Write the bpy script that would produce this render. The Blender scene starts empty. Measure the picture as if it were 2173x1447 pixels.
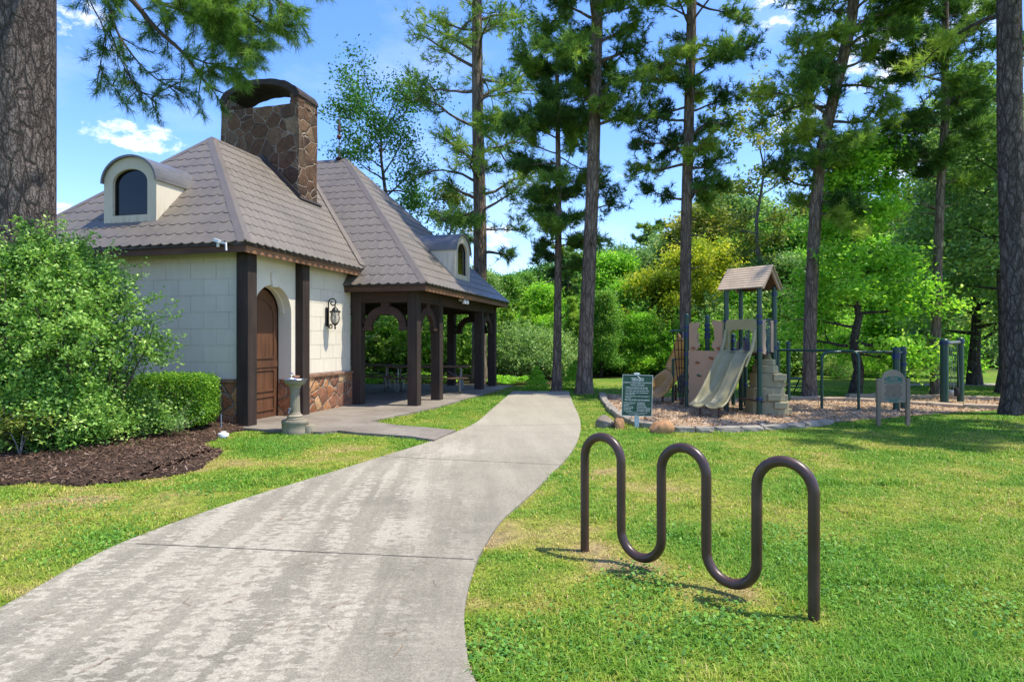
import bpy, bmesh, math, random
import numpy as np
from mathutils import Vector, Matrix

random.seed(7)
SC = bpy.context.scene
COL = SC.collection
F, H, CX, CY = 1350.0, 1.49, 1086.5, 724.0      # focal length in pixels of the 2173 px photograph, eye height

def G(px, py, z=0.0):
    """ground point (height z) seen at a photograph pixel"""
    Y = F * (H - z) / (py - CY)
    return ((px - CX) / F * Y, Y)

def AT(px, py, Y):
    return ((px - CX) / F * Y, Y, H - (py - CY) / F * Y)

# ------------------------------------------------------------------ tagging
def tag(o, label=None, cat=None, group=None, kind=None):
    if label: o['label'] = label
    if cat: o['category'] = cat
    if group: o['group'] = group
    if kind: o['kind'] = kind
    return o

def empty(name, loc=(0, 0, 0), rz=0.0, label=None, cat=None, group=None):
    o = bpy.data.objects.new(name, None)
    o.empty_display_size = .2
    COL.objects.link(o)
    o.location = loc
    o.rotation_euler = (0, 0, rz)
    return tag(o, label, cat, group)

def link(name, me, mat=None, parent=None):
    o = bpy.data.objects.new(name, me)
    COL.objects.link(o)
    if mat is not None:
        me.materials.append(mat)
    if parent is not None:
        o.parent = parent
    return o

def copy_tree(o, parent=None):
    c = o.copy()
    COL.objects.link(c)
    if parent is not None:
        c.parent = parent
    for ch in list(o.children):
        copy_tree(ch, c)
    return c

# ------------------------------------------------------------------ mesh builder
class MB:
    def __init__(s):
        s.v = []; s.f = []
    def add(s, vs, fs):
        b = len(s.v)
        s.v += [tuple(p) for p in vs]
        s.f += [tuple(b + i for i in f) for f in fs]
        return s
    def box(s, x0, x1, y0, y1, z0, z1):
        if x0 > x1: x0, x1 = x1, x0
        if y0 > y1: y0, y1 = y1, y0
        return s.add([(x0, y0, z0), (x1, y0, z0), (x1, y1, z0), (x0, y1, z0), (x0, y0, z1), (x1, y0, z1), (x1, y1, z1), (x0, y1, z1)],
                     [(0, 3, 2, 1), (4, 5, 6, 7), (0, 1, 5, 4), (1, 2, 6, 5), (2, 3, 7, 6), (3, 0, 4, 7)])
    def cbox(s, x0, x1, y0, y1, z0, z1, c=.012):
        """box with chamfered edges"""
        bm = bmesh.new()
        m = Matrix.Translation(((x0 + x1) / 2, (y0 + y1) / 2, (z0 + z1) / 2)) @ Matrix.Diagonal((abs(x1 - x0), abs(y1 - y0), abs(z1 - z0), 1))
        bmesh.ops.create_cube(bm, size=1, matrix=m)
        bmesh.ops.bevel(bm, geom=bm.edges[:], offset=c, segments=1, affect='EDGES', profile=.5)
        return s.bm(bm)
    def bm(s, bm):
        bm.verts.index_update()
        s.add([v.co[:] for v in bm.verts], [[v.index for v in f.verts] for f in bm.faces])
        bm.free()
        return s
    def hexa(s, p):      # 8 points bottom 4 (ccw), top 4
        return s.add(p, [(0, 3, 2, 1), (4, 5, 6, 7), (0, 1, 5, 4), (1, 2, 6, 5), (2, 3, 7, 6), (3, 0, 4, 7)])
    def bar(s, a, b, w, h, up=(0, 0, 1)):
        a, b = Vector(a), Vector(b)
        d = (b - a).normalized(); r = d.cross(Vector(up))
        if r.length < 1e-4: r = d.cross(Vector((0, 1, 0)))
        r.normalize(); u = r.cross(d)
        r *= w / 2; u *= h / 2
        return s.hexa([a - r - u, a + r - u, b + r - u, b - r - u, a - r + u, a + r + u, b + r + u, b - r + u])
    def tube(s, pts, rad, n=8, cap=True, taper_end=False):
        pts = [Vector(p) for p in pts]
        k = len(pts)
        rad = [rad] * k if not hasattr(rad, '__len__') else list(rad)
        ref = None; vs = []; fs = []
        for i, p in enumerate(pts):
            d = (pts[min(i + 1, k - 1)] - pts[max(i - 1, 0)])
            if d.length < 1e-9: d = Vector((0, 0, 1))
            d.normalize()
            if ref is None:
                ref = d.cross(Vector((0, 0, 1)))
                if ref.length < .1: ref = d.cross(Vector((1, 0, 0)))
            ref = (ref - d * ref.dot(d)).normalized()
            o = d.cross(ref)
            for j in range(n):
                t = 2 * math.pi * j / n
                vs.append(p + (ref * math.cos(t) + o * math.sin(t)) * rad[i])
        for i in range(k - 1):
            for j in range(n):
                a = i * n + j; b = i * n + (j + 1) % n
                fs.append((a, b, b + n, a + n))
        if cap:
            fs.append(tuple(reversed(range(n))))
            fs.append(tuple(range((k - 1) * n, k * n)))
        return s.add(vs, fs)
    def lathe(s, prof, c=(0, 0, 0), n=20, sx=1, sy=1, rf=None):
        vs = []; fs = []
        for r, z in prof:
            for j in range(n):
                t = 2 * math.pi * j / n
                q = r * (rf(t, z) if rf else 1)
                vs.append((c[0] + q * math.cos(t) * sx, c[1] + q * math.sin(t) * sy, c[2] + z))
        k = len(prof)
        for i in range(k - 1):
            for j in range(n):
                a = i * n + j; b = i * n + (j + 1) % n
                fs.append((a, b, b + n, a + n))
        fs.append(tuple(reversed(range(n)))); fs.append(tuple(range((k - 1) * n, k * n)))
        return s.add(vs, fs)
    def prism(s, outline, fn, d0, d1):
        """outline: closed 2-D list, fn(a, b, depth) -> 3-D"""
        n = len(outline)
        vs = [fn(a, b, d0) for a, b in outline] + [fn(a, b, d1) for a, b in outline]
        fs = [tuple(range(n)), tuple(reversed(range(n, 2 * n)))]
        fs += [(i, i + n, (i + 1) % n + n, (i + 1) % n) for i in range(n)]
        return s.add(vs, fs)
    def ring(s, outer, inner, fn, d0, d1, closed=True):
        """band between two polylines of equal length, extruded"""
        n = len(outer)
        vs = []
        for d in (d0, d1):
            vs += [fn(a, b, d) for a, b in outer] + [fn(a, b, d) for a, b in inner]
        fs = []
        for i in range(n if closed else n - 1):
            j = (i + 1) % n
            fs += [(i, j, n + j, n + i), (2 * n + i, 3 * n + i, 3 * n + j, 2 * n + j),
                   (i, 2 * n + i, 2 * n + j, j), (n + i, n + j, 3 * n + j, 3 * n + i)]
        if not closed:
            fs += [(0, n, 3 * n, 2 * n), (n - 1, 3 * n - 1, 4 * n - 1, 2 * n - 1)]
        return s.add(vs, fs)
    def build(s, name, mat, parent=None, smooth=False, bevel=0):
        me = bpy.data.meshes.new(name)
        me.from_pydata(s.v, [], s.f)
        bm = bmesh.new(); bm.from_mesh(me)
        bmesh.ops.recalc_face_normals(bm, faces=bm.faces)
        bm.to_mesh(me); bm.free()
        if smooth:
            me.shade_smooth()
            me.set_sharp_from_angle(angle=math.radians(38))
        o = link(name, me, mat, parent)
        if bevel:
            b = o.modifiers.new('bevel', 'BEVEL'); b.width = bevel; b.segments = 2; b.limit_method = 'ANGLE'
        return o

def np_mesh(name, verts, faces, attrs=None):
    """verts (N,3), faces (M,k) numpy"""
    me = bpy.data.meshes.new(name)
    n, (m, k) = len(verts), faces.shape
    me.vertices.add(n)
    me.vertices.foreach_set('co', np.ascontiguousarray(verts, dtype=np.float32).ravel())
    me.loops.add(m * k)
    me.loops.foreach_set('vertex_index', np.ascontiguousarray(faces, dtype=np.int32).ravel())
    me.polygons.add(m)
    me.polygons.foreach_set('loop_start', np.arange(0, m * k, k, dtype=np.int32))
    me.polygons.foreach_set('loop_total', np.full(m, k, dtype=np.int32))
    me.update(calc_edges=True)
    for an, av in (attrs or {}).items():
        a = me.attributes.new(an, 'FLOAT', 'POINT')
        a.data.foreach_set('value', np.ascontiguousarray(av, dtype=np.float32))
    return me

# ------------------------------------------------------------------ materials
class NT:
    def __init__(s, name):
        s.m = bpy.data.materials.new(name); s.m.use_nodes = True
        s.t = s.m.node_tree; s.n = s.t.nodes; s.b = s.n['Principled BSDF']; s.out = s.n['Material Output']
    def __call__(s, typ, props=None, **ins):
        nd = s.n.new(typ)
        for k, v in (props or {}).items(): setattr(nd, k, v)
        for k, v in ins.items():
            key = k if k in nd.inputs else k.replace('_', ' ')
            if key not in nd.inputs and k[0] == 'i' and k[1:].isdigit(): sock = nd.inputs[int(k[1:])]
            else: sock = nd.inputs[key]
            if hasattr(v, 'is_output'): s.t.links.new(v, sock)
            else: sock.default_value = v
        return nd
    def coord(s, scale=(1, 1, 1), kind='Object', rot=(0, 0, 0), loc=(0, 0, 0)):
        tc = s('ShaderNodeTexCoord')
        return s('ShaderNodeMapping', Vector=tc.outputs[kind], Scale=scale, Rotation=rot, Location=loc).outputs[0]
    def pos(s, scale=(1, 1, 1)):
        g = s('ShaderNodeNewGeometry')
        return s('ShaderNodeMapping', Vector=g.outputs['Position'], Scale=scale).outputs[0]
    def noise(s, vec, scale, detail=4, rough=.55, dist=0):
        return s('ShaderNodeTexNoise', Vector=vec, Scale=scale, Detail=detail, Roughness=rough, Distortion=dist).outputs['Fac']
    def ramp(s, fac, stops, interp='LINEAR'):
        r = s('ShaderNodeValToRGB', Fac=fac); cr = r.color_ramp; cr.interpolation = interp
        while len(cr.elements) < len(stops): cr.elements.new(.5)
        for e, (p, c) in zip(cr.elements, stops):
            e.position = p; e.color = (*c, 1) if hasattr(c, '__len__') else (c, c, c, 1)
        return r.outputs[0]
    def mix(s, fac, a, b, mode='MIX'):
        nd = s('ShaderNodeMix', {'data_type': 'RGBA', 'blend_type': mode})
        for i, v in ((0, fac), (6, a), (7, b)):
            if hasattr(v, 'is_output'): s.t.links.new(v, nd.inputs[i])
            elif i == 0: nd.inputs[i].default_value = v
            else: nd.inputs[i].default_value = (*v, 1) if len(v) == 3 else v
        return nd.outputs[2]
    def math(s, op, a, b=0.0, clamp=False):
        nd = s('ShaderNodeMath', {'operation': op, 'use_clamp': clamp})
        for i, v in enumerate((a, b)):
            if hasattr(v, 'is_output'): s.t.links.new(v, nd.inputs[i])
            else: nd.inputs[i].default_value = v
        return nd.outputs[0]
    def attr(s, name):
        return s('ShaderNodeAttribute', {'attribute_name': name}).outputs['Fac']
    def bump(s, h, strength=.5, dist=.02, normal=None):
        nd = s('ShaderNodeBump', Height=h, Strength=strength, Distance=dist)
        if normal is not None: s.t.links.new(normal, nd.inputs['Normal'])
        s.t.links.new(nd.outputs[0], s.b.inputs['Normal'])
        return nd.outputs[0]
    def set(s, color=None, rough=None, metal=None, spec=None, normal=None):
        for k, v in (('Base Color', color), ('Roughness', rough), ('Metallic', metal), ('Specular IOR Level', spec)):
            if v is None: continue
            if hasattr(v, 'is_output'): s.t.links.new(v, s.b.inputs[k])
            elif k == 'Base Color': s.b.inputs[k].default_value = (*v, 1)
            else: s.b.inputs[k].default_value = v
        return s.m

def vary(name, c, rough=.6, amt=.25, scale=6, bump=.15, metal=0, spec=.4, bscale=40, stretch=(1, 1, 1)):
    """paint, stone, plastic and so on: a colour with uneven wear, and a fine bump"""
    t = NT(name)
    v = t.coord(stretch)
    n = t.noise(v, scale, 5)
    n2 = t.noise(v, scale * 6, 3)
    k = t.mix(.35, n, n2)
    col = t.ramp(k, [(.25, [x * (1 - amt) for x in c]), (.5, c), (.78, [min(1, x * (1 + amt * .8)) for x in c])])
    if bump: t.bump(t.noise(v, bscale, 4), bump, .01)
    t.set(col, t.ramp(n2, [(.3, max(.05, rough - .1)), (.7, min(1, rough + .1))]), metal, spec)
    return t.m

M = {}
def make_materials():
    # --- lawn (ground sheet and blades share the dryness attribute)
    def lawn(name, blade):
        t = NT(name)
        p = t.pos()
        dry = t.attr('dry')
        fine = t.noise(p, 9, 5, .7)
        mid = t.noise(p, 1.3, 3)
        d = t.math('ADD', dry, t.math('MULTIPLY', t.math('SUBTRACT', mid, .5), .5), True)
        col = t.ramp(d, [(0, (.12, .29, .024)), (.32, (.215, .345, .034)), (.55, (.335, .385, .050)), (.8, (.47, .40, .12)), (1, (.48, .35, .18))])
        if blade:
            tn = t.attr('tint')
            col = t.mix(1, col, t.ramp(tn, [(0, (.62, .66, .55)), (.5, (1, 1, 1)), (.85, (1.35, 1.25, 1.2)), (1, (1.9, 1.45, 1.9))]), 'MULTIPLY')
            tr = t('ShaderNodeBsdfTranslucent', Color=col)
            mx = t('ShaderNodeMixShader', Fac=.35, i1=t.b.outputs[0], i2=tr.outputs[0])
            t.t.links.new(mx.outputs[0], t.out.inputs[0])
            return t.set(col, .5, 0, .25)
        col = t.mix(t.ramp(fine, [(.42, 0), (.62, 1)]), t.mix(.62, col, (.05, .055, .02)), t.mix(.28, col, (.06, .08, .02)))
        fl = t.attr('forest')
        leafy = t.ramp(t.noise(p, 5, 6, .75), [(.3, (.028, .022, .012)), (.5, (.06, .045, .02)), (.62, (.05, .07, .02)), (.8, (.13, .09, .04))])
        col = t.mix(fl, col, leafy)
        t.bump(t.noise(p, 60, 4), .8, .03)
        return t.set(col, .9, 0, .1)
    M['lawn'] = lawn('lawn_soil', False)
    M['blade'] = lawn('grass_blade', True)

    def leaf(name, stops, transl=.35, rough=.45, spec=.35, osc=.25):
        t = NT(name)
        tn = t.attr('tint')
        oi = t('ShaderNodeObjectInfo').outputs['Random']
        k = t.math('ADD', tn, t.math('MULTIPLY', t.math('SUBTRACT', oi, .5), osc), True)
        col = t.ramp(k, stops)
        tr = t('ShaderNodeBsdfTranslucent', Color=t.mix(1, col, (1.15, 1.25, .7), 'MULTIPLY'))
        mx = t('ShaderNodeMixShader', Fac=transl, i1=t.b.outputs[0], i2=tr.outputs[0])
        t.t.links.new(mx.outputs[0], t.out.inputs[0])
        return t.set(col, max(rough, .5), 0, spec * .55)
    M['leaf'] = leaf('broad_leaf', [(0, (0.054, 0.144, 0.030)), (.4, (0.117, 0.287, 0.048)), (.7, (0.234, 0.440, 0.065)), (1, (0.425, 0.594, 0.101))])
    M['leaf_bright'] = leaf('bright_leaf', [(0, (0.101, 0.267, 0.030)), (.4, (0.223, 0.492, 0.044)), (.7, (0.401, 0.697, 0.070)), (1, (0.670, 0.850, 0.121))], .45)
    M['leaf_yellow'] = leaf('yellow_leaf', [(0, (.12, .20, .02)), (.4, (.28, .37, .03)), (.7, (.52, .54, .045)), (1, (.80, .68, .08))], .45)
    M['leaf_blue'] = leaf('grey_green_leaf', [(0, (0.099, 0.199, 0.067)), (.4, (0.201, 0.360, 0.110)), (.7, (0.370, 0.533, 0.150)), (1, (0.670, 0.746, 0.242))], .3, .35, .5)
    M['leaf_olive'] = leaf('olive_leaf', [(0, (0.089, 0.123, 0.024)), (.4, (0.178, 0.235, 0.041)), (.7, (0.334, 0.368, 0.059)), (1, (0.603, 0.492, 0.101))], .35)
    M['leaf_bush'] = leaf('bush_leaf', [(0, (.032, .105, .016)), (.3, (.095, .235, .032)), (.65, (.24, .43, .07)), (1, (.52, .68, .18))], .30, .4, .6, 0)
    M['leaf_box'] = leaf('boxwood_leaf', [(0, (0.040, 0.124, 0.014)), (.4, (0.110, 0.266, 0.026)), (.75, (0.274, 0.494, 0.040)), (1, (0.549, 0.732, 0.073))], .38, .4, .4, 0)
    M['needle'] = leaf('pine_needle', [(0, (.042, .095, .026)), (.35, (.095, .195, .042)), (.65, (.20, .34, .058)), (1, (.40, .50, .09))], .45, .5, .3, .3)
    M['needle_bright'] = leaf('young_pine_needle', [(0, (0.129, 0.256, 0.037)), (.5, (0.274, 0.458, 0.064)), (1, (0.512, 0.658, 0.129))], .4)
    M['needle_brown'] = leaf('dead_needle', [(0, (.10, .045, .02)), (.5, (.22, .11, .055)), (1, (.36, .22, .13))], .1, .7, .2)
    M['chip'] = leaf('wood_chip', [(0, (.22, .135, .075)), (.4, (.42, .285, .175)), (.7, (.55, .40, .26)), (1, (.66, .51, .36))], .05, .85, .15)
    M['mulch_chip'] = leaf('mulch_chip', [(0, (.035, .022, .016)), (.5, (.09, .056, .040)), (.85, (.18, .115, .075)), (1, (.26, .19, .15))], .0, .9, .15)

    # --- bark: plated pine and grey bark
    def bark(name, plate, crack, hi, sc, stretch=.36, strength=1.0, dist=.03, contrast=1.0):
        t = NT(name)
        v0 = t.coord((1, 1, stretch))
        wob = t('ShaderNodeTexNoise', Vector=v0, Scale=sc * .9, Detail=4, Roughness=.65)
        v = t('ShaderNodeVectorMath', {'operation': 'ADD'}, i0=v0, i1=t('ShaderNodeVectorMath', {'operation': 'SCALE'}, i0=wob.outputs['Color'], Scale=1.1 / sc).outputs[0]).outputs[0]
        e = t('ShaderNodeTexVoronoi', {'feature': 'DISTANCE_TO_EDGE'}, Vector=v, Scale=sc).outputs['Distance']
        e2 = t('ShaderNodeTexVoronoi', {'feature': 'DISTANCE_TO_EDGE'}, Vector=v, Scale=sc * 2.6).outputs['Distance']
        c = t('ShaderNodeTexVoronoi', {'feature': 'F1'}, Vector=v, Scale=sc * 2.6).outputs['Color']
        big = t.noise(v0, sc * .25, 4)
        fine = t.noise(v0, sc * 6, 6, .75)
        cell = t('ShaderNodeSeparateColor', Color=c).outputs[0]
        pc = t.mix(t.math('ADD', t.math('MULTIPLY', cell, .5), t.math('MULTIPLY', t.ramp(big, [(.35, 0), (.68, 1)]), .5)), plate, hi)
        pc = t.mix(1, pc, t.ramp(fine, [(.3, .60), (.7, 1.30)]), 'MULTIPLY')
        edge = t.math('MULTIPLY', t.ramp(e, [(0, .12), (.05, .45), (.16, 1)]), t.ramp(e2, [(0, .55), (.14, 1)]))
        col = t.mix(t.math('POWER', edge, contrast), crack, pc)
        hgt = t.math('ADD', edge, t.math('ADD', t.math('MULTIPLY', fine, .45), t.math('MULTIPLY', cell, .35)))
        t.bump(hgt, strength, dist)
        return t.set(col, .92, 0, .12)
    M['bark'] = bark('pine_bark', (.215, .162, .122), (.085, .062, .046), (.36, .285, .22), 10, .17)
    M['bark_near'] = bark('plated_pine_bark', (.118, .094, .083), (.042, .033, .029), (.235, .192, .168), 8, .34, 1.0, .035)
    M['bark_grey'] = bark('grey_bark', (.22, .20, .18), (.08, .07, .06), (.33, .30, .27), 14, .25, .7, .015)
    M['bark_dark'] = bark('dark_bark', (.085, .070, .058), (.025, .020, .017), (.15, .125, .105), 13, .3, .8, .02)
    M['twig'] = vary('twig_bark', (.07, .05, .036), .9, .4, 12, .5)

    # --- path concrete: efflorescence spots in rows along the walk
    t = NT('path_concrete')
    p = t.pos()
    pr = t('ShaderNodeMapping', Vector=p, Rotation=(0, 0, math.radians(-4))).outputs[0]
    row = t.noise(t('ShaderNodeMapping', Vector=pr, Scale=(5.0, .30, 1)).outputs[0], 1.0, 3, .6)
    vw = t('ShaderNodeTexNoise', Vector=p, Scale=14, Detail=4)
    pv = t('ShaderNodeVectorMath', {'operation': 'ADD'}, i0=pr, i1=t('ShaderNodeVectorMath', {'operation': 'SCALE'}, i0=vw.outputs['Color'], Scale=.09).outputs[0]).outputs[0]
    scal = t.noise(t('ShaderNodeMapping', Vector=pv, Scale=(9, 22, 1)).outputs[0], 1.0, 2, .5)
    s2 = t.noise(t('ShaderNodeMapping', Vector=pv, Scale=(16, 22, 1)).outputs[0], 1.3, 2, .5)
    patch = t.noise(p, .8, 3)
    rk = t.math('ADD', t.math('ADD', row, t.math('MULTIPLY', t.math('SUBTRACT', scal, .5), .75)), t.math('ADD', t.math('MULTIPLY', t.math('SUBTRACT', patch, .5), .5), t.math('MULTIPLY', t.math('SUBTRACT', s2, .5), .35)))
    px_ = t('ShaderNodeSeparateXYZ', Vector=p).outputs[0]
    leftm = t.ramp(t.math('ADD', t.math('MULTIPLY', px_, -.36), t.math('MULTIPLY', t.math('SUBTRACT', patch, .5), .9)), [(.10, .12), (.38, 1)])
    spm = t.math('MULTIPLY', t.ramp(rk, [(.50, 0), (.59, 1)]), leftm)
    cloud = t.noise(p, .55, 5, .6)
    wash = t.ramp(t.noise(t('ShaderNodeMapping', Vector=pr, Scale=(3.4, .45, 1)).outputs[0], 1.0, 7, .68), [(.44, 0), (.62, 1)])
    wash2 = t.ramp(t.noise(t('ShaderNodeMapping', Vector=pr, Scale=(.8, 2.4, 1)).outputs[0], 1.0, 6, .7), [(.42, 0), (.70, 1)])
    grain = t.noise(p, 95, 4, .85)
    grain2 = t.noise(p, 38, 6, .8)
    base = t.ramp(cloud, [(.3, (.158, .142, .103)), (.5, (.205, .184, .136)), (.75, (.252, .226, .168))])
    base = t.mix(t.math('MULTIPLY', wash, .45), base, (.345, .310, .232))
    base = t.mix(t.math('MULTIPLY', wash2, .35), base, (.33, .297, .22))
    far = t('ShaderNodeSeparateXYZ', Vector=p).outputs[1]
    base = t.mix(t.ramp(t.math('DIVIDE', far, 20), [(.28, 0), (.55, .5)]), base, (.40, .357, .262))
    base = t.mix(t.math('MULTIPLY', spm, .62), base, (.42, .38, .29))
    base = t.mix(1, base, t.ramp(grain, [(.32, .60), (.5, .98), (.68, 1.32)]), 'MULTIPLY')
    base = t.mix(1, base, t.ramp(grain2, [(.3, .70), (.7, 1.22)]), 'MULTIPLY')
    t.bump(t.math('ADD', t.math('MULTIPLY', grain, .6), grain2), .4, .006)
    M['path'] = t.set(base, .85, 0, .25)
    M['joint'] = vary('joint_dirt', (.13, .11, .085), .95, .4, 8)

    # stamped patio concrete
    t = NT('patio_concrete')
    v = t.coord()
    br = t('ShaderNodeTexBrick', {'offset': .5}, Vector=t('ShaderNodeMapping', Vector=v, Rotation=(0, 0, .25)).outputs[0], Color1=(1, 1, 1, 1), Color2=(.86, .86, .86, 1), Mortar=(.62, .62, .62, 1), Scale=1, Mortar_Size=.008, Brick_Width=.42, Row_Height=.21)
    b = t.ramp(t.noise(v, .8, 6, .65), [(.3, (.16, .132, .102)), (.52, (.235, .203, .160)), (.75, (.31, .275, .225))])
    b = t.mix(1, b, br.outputs['Color'], 'MULTIPLY')
    b = t.mix(1, b, t.ramp(t.noise(v, 30, 5, .7), [(.3, .82), (.7, 1.15)]), 'MULTIPLY')
    t.bump(br.outputs['Fac'], -.3, .01)
    M['patio'] = t.set(b, .7, 0, .35)

    # --- stucco blocks
    t = NT('stucco')
    v = t.coord()
    b = t.ramp(t.noise(v, 1.4, 5, .6), [(.3, (.655, .585, .455)), (.7, (.72, .65, .52))])
    b = t.mix(1, b, t.ramp(t.noise(t('ShaderNodeMapping', Vector=v, Scale=(5, 5, .7)).outputs[0], 2, 5), [(.3, .965), (.7, 1.015)]), 'MULTIPLY')
    t.bump(t.noise(v, 55, 4), .15, .01)
    M['stucco'] = t.set(b, .9, 0, .2)
    t = NT('stucco_stained')       # dormers: algae streaks at the foot
    v = t.coord()
    z = t('ShaderNodeSeparateXYZ', Vector=v).outputs[2]
    st = t.noise(t('ShaderNodeMapping', Vector=v, Scale=(9, 9, 1.0)).outputs[0], 1.3, 4)
    m_ = t.math('MULTIPLY', t.ramp(st, [(.50, 0), (.68, 1)]), t.ramp(t.math('SUBTRACT', z, 3.1), [(.45, .55), (.85, 0)]))
    b = t.ramp(t.noise(v, 2, 4), [(.3, (.58, .51, .39)), (.7, (.65, .58, .455))])
    b = t.mix(m_, b, (.16, .16, .055))
    t.bump(t.noise(v, 60, 4), .2, .01)
    M['stucco_dormer'] = t.set(b, .9, 0, .2)

    # --- rubble stone with mortar
    def stone(name, sc, cols, mortar, mw=.045, big=1.0):
        t = NT(name)
        v0 = t.coord()
        wob = t('ShaderNodeTexNoise', Vector=v0, Scale=sc * 1.1, Detail=3)
        v = t('ShaderNodeVectorMath', {'operation': 'ADD'}, i0=v0, i1=t('ShaderNodeVectorMath', {'operation': 'SCALE'}, i0=wob.outputs['Color'], Scale=.28 / sc).outputs[0]).outputs[0]
        e = t('ShaderNodeTexVoronoi', {'feature': 'DISTANCE_TO_EDGE'}, Vector=v, Scale=sc, Randomness=1.0).outputs['Distance']
        c = t('ShaderNodeTexVoronoi', {'feature': 'F1'}, Vector=v, Scale=sc, Randomness=1.0).outputs['Color']
        s0 = t('ShaderNodeSeparateColor', Color=c)
        col = t.ramp(s0.outputs[0], [(i / (len(cols) - 1), q) for i, q in enumerate(cols)])
        g = t.noise(v0, 14, 6, .7); g2 = t.noise(v0, 3.5, 4, .6)
        col = t.mix(1, col, t.ramp(g, [(.28, .60), (.72, 1.35)]), 'MULTIPLY')
        col = t.mix(1, col, t.ramp(g2, [(.3, .72), (.7, 1.25)]), 'MULTIPLY')
        k = t.ramp(e, [(mw * .55, 0), (mw, 1)])
        mc = t.mix(t.ramp(t.noise(v0, 6, 4), [(.35, 0), (.6, 1)]), [x * .45 for x in mortar], mortar)
        col = t.mix(k, mc, col)
        hh = t.math('ADD', t.math('MULTIPLY', t.ramp(e, [(0, 0), (mw * 1.6, .8), (.3, 1)]), 1.0), t.math('MULTIPLY', g, .35))
        t.bump(t.math('ADD', hh, t.math('MULTIPLY', s0.outputs[1], .35)), .9, .035)
        return t.set(col, .85, 0, .2)
    M['stone'] = stone('rubble_stone', 3.6, [(.21, .085, .040), (.36, .15, .065), (.26, .105, .055), (.45, .225, .095), (.18, .085, .055), (.41, .18, .08), (.52, .37, .19)], (.34, .27, .20))
    M['stone_chimney'] = stone('chimney_stone', 3.0, [(.070, .040, .024), (.135, .072, .040), (.090, .050, .030), (.165, .098, .055), (.060, .038, .027), (.20, .135, .08)], (.33, .265, .20), .036)
    M['stone_cap'] = vary('stone_cap', (.24, .13, .075), .85, .5, 7, .8, bscale=22)
    M['soot'] = vary('sooty_stone', (.035, .027, .023), .9, .6, 5, .9, bscale=14)
    M['boulder'] = vary('boulder_stone', (.37, .19, .085), .85, .55, 4, .9, bscale=10)
    M['boulder_grey'] = vary('grey_boulder', (.20, .165, .12), .88, .5, 4, .9, bscale=10)
    M['kerb'] = vary('limestone_kerb', (.27, .235, .185), .9, .4, 5, .8, bscale=16)
    M['kerb_tan'] = vary('tan_limestone', (.40, .31, .21), .9, .4, 5, .8, bscale=16)

    # --- wood
    def wood(name, c, amt=.4, rough=.7, ax=2, spec=.3):
        t = NT(name)
        sc = [14, 14, 14]; sc[ax] = .9
        v = t.coord(sc)
        g = t.noise(v, 1.0, 6, .65, .6)
        g2 = t.noise(t.coord([k * 4 for k in sc]), 1.0, 3, .6)
        w = t.noise(t.coord((1, 1, 1)), 1.6, 4)
        col = t.ramp(g, [(.25, [x * (1 - amt) for x in c]), (.55, c), (.8, [x * (1 + amt) for x in c])])
        col = t.mix(1, col, t.ramp(w, [(.3, .78), (.7, 1.2)]), 'MULTIPLY')
        t.bump(g2, .35, .006)
        return t.set(col, rough, 0, spec)
    M['post'] = wood('stained_post', (.043, .029, .022), .55)
    M['beam'] = wood('stained_beam', (.052, .028, .020), ax=0)
    M['beam_y'] = wood('stained_beam_long', (.052, .028, .020), ax=1)
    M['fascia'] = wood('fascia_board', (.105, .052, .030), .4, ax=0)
    M['fascia_y_sunlit'] = wood('fascia_board_sunlit_tone', (.25, .125, .062), .4, ax=1)  # same boards as the front, sunlight put into the colour as a lighter brown
    M['ceiling'] = wood('ceiling_board', (.030, .017, .011), ax=1)
    M['door'] = wood('door_wood', (.125, .054, .025), .45, .5, spec=.4)
    M['table'] = wood('table_plank', (.13, .075, .045), .4, .6, ax=0)
    # roof metal tile
    M['roof'] = vary('metal_tile', (.168, .143, .114), .5, .24, 1.1, .15, .15, .5, 60)
    M['roof_trim'] = vary('roof_trim', (.155, .130, .105), .45, .2, 3, .08, .15, .5)
    M['gutter'] = vary('dark_gutter', (.035, .024, .019), .45, .3, 3, .05, 0, .5)
    M['dormer_roof'] = vary('dormer_metal', (.155, .15, .145), .4, .3, 3, .08, .35, .5)
    M['flash'] = vary('flashing', (.03, .026, .024), .5, .3, 4)
    t = NT('dark_glass'); t.bump(t.noise(t.coord(), 2.5, 2), .03, .02); M['glass'] = t.set((.006, .006, .006), .06, 0, .35)
    t = NT('lantern_glass'); t.bump(t.noise(t.coord(), 30, 2), .6, .01); t.b.inputs['Transmission Weight'].default_value = .85; M['lantern_glass'] = t.set((.85, .82, .72), .12, 0, .5)
    M['iron'] = vary('black_iron', (.012, .011, .011), .45, .4, 10, .3)
    M['iron_brown'] = vary('brown_iron', (.07, .035, .024), .6, .4, 10, .3)
    M['white'] = vary('white_plastic', (.72, .72, .70), .5, .1, 6, .05)
    M['fountain'] = vary('green_grey_cast', (.255, .218, .150), .75, .35, 7, .4)
    M['steel'] = vary('polished_steel', (.75, .76, .77), .18, .08, 8, .03, 1.0)
    M['galv'] = vary('galvanised', (.22, .22, .215), .4, .15, 10, .05, .8)
    # --- bike rack: brown powder coat
    t = NT('brown_powder_coat')
    v = t.coord()
    n = t.noise(v, 4, 5, .6)
    gz = t('ShaderNodeSeparateXYZ', Vector=v).outputs[2]
    c = t.ramp(n, [(.3, (.043, .021, .015)), (.6, (.060, .031, .022)), (.8, (.090, .052, .037))])
    chip_ = t.math('MULTIPLY', t.ramp(t.noise(v, 55, 3, .8), [(.66, 0), (.70, 1)]), t.ramp(gz, [(.02, .9), (.16, .0)]))
    c = t.mix(chip_, c, (.22, .19, .16))
    t.bump(t.noise(v, 240, 2), .16, .002)
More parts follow.
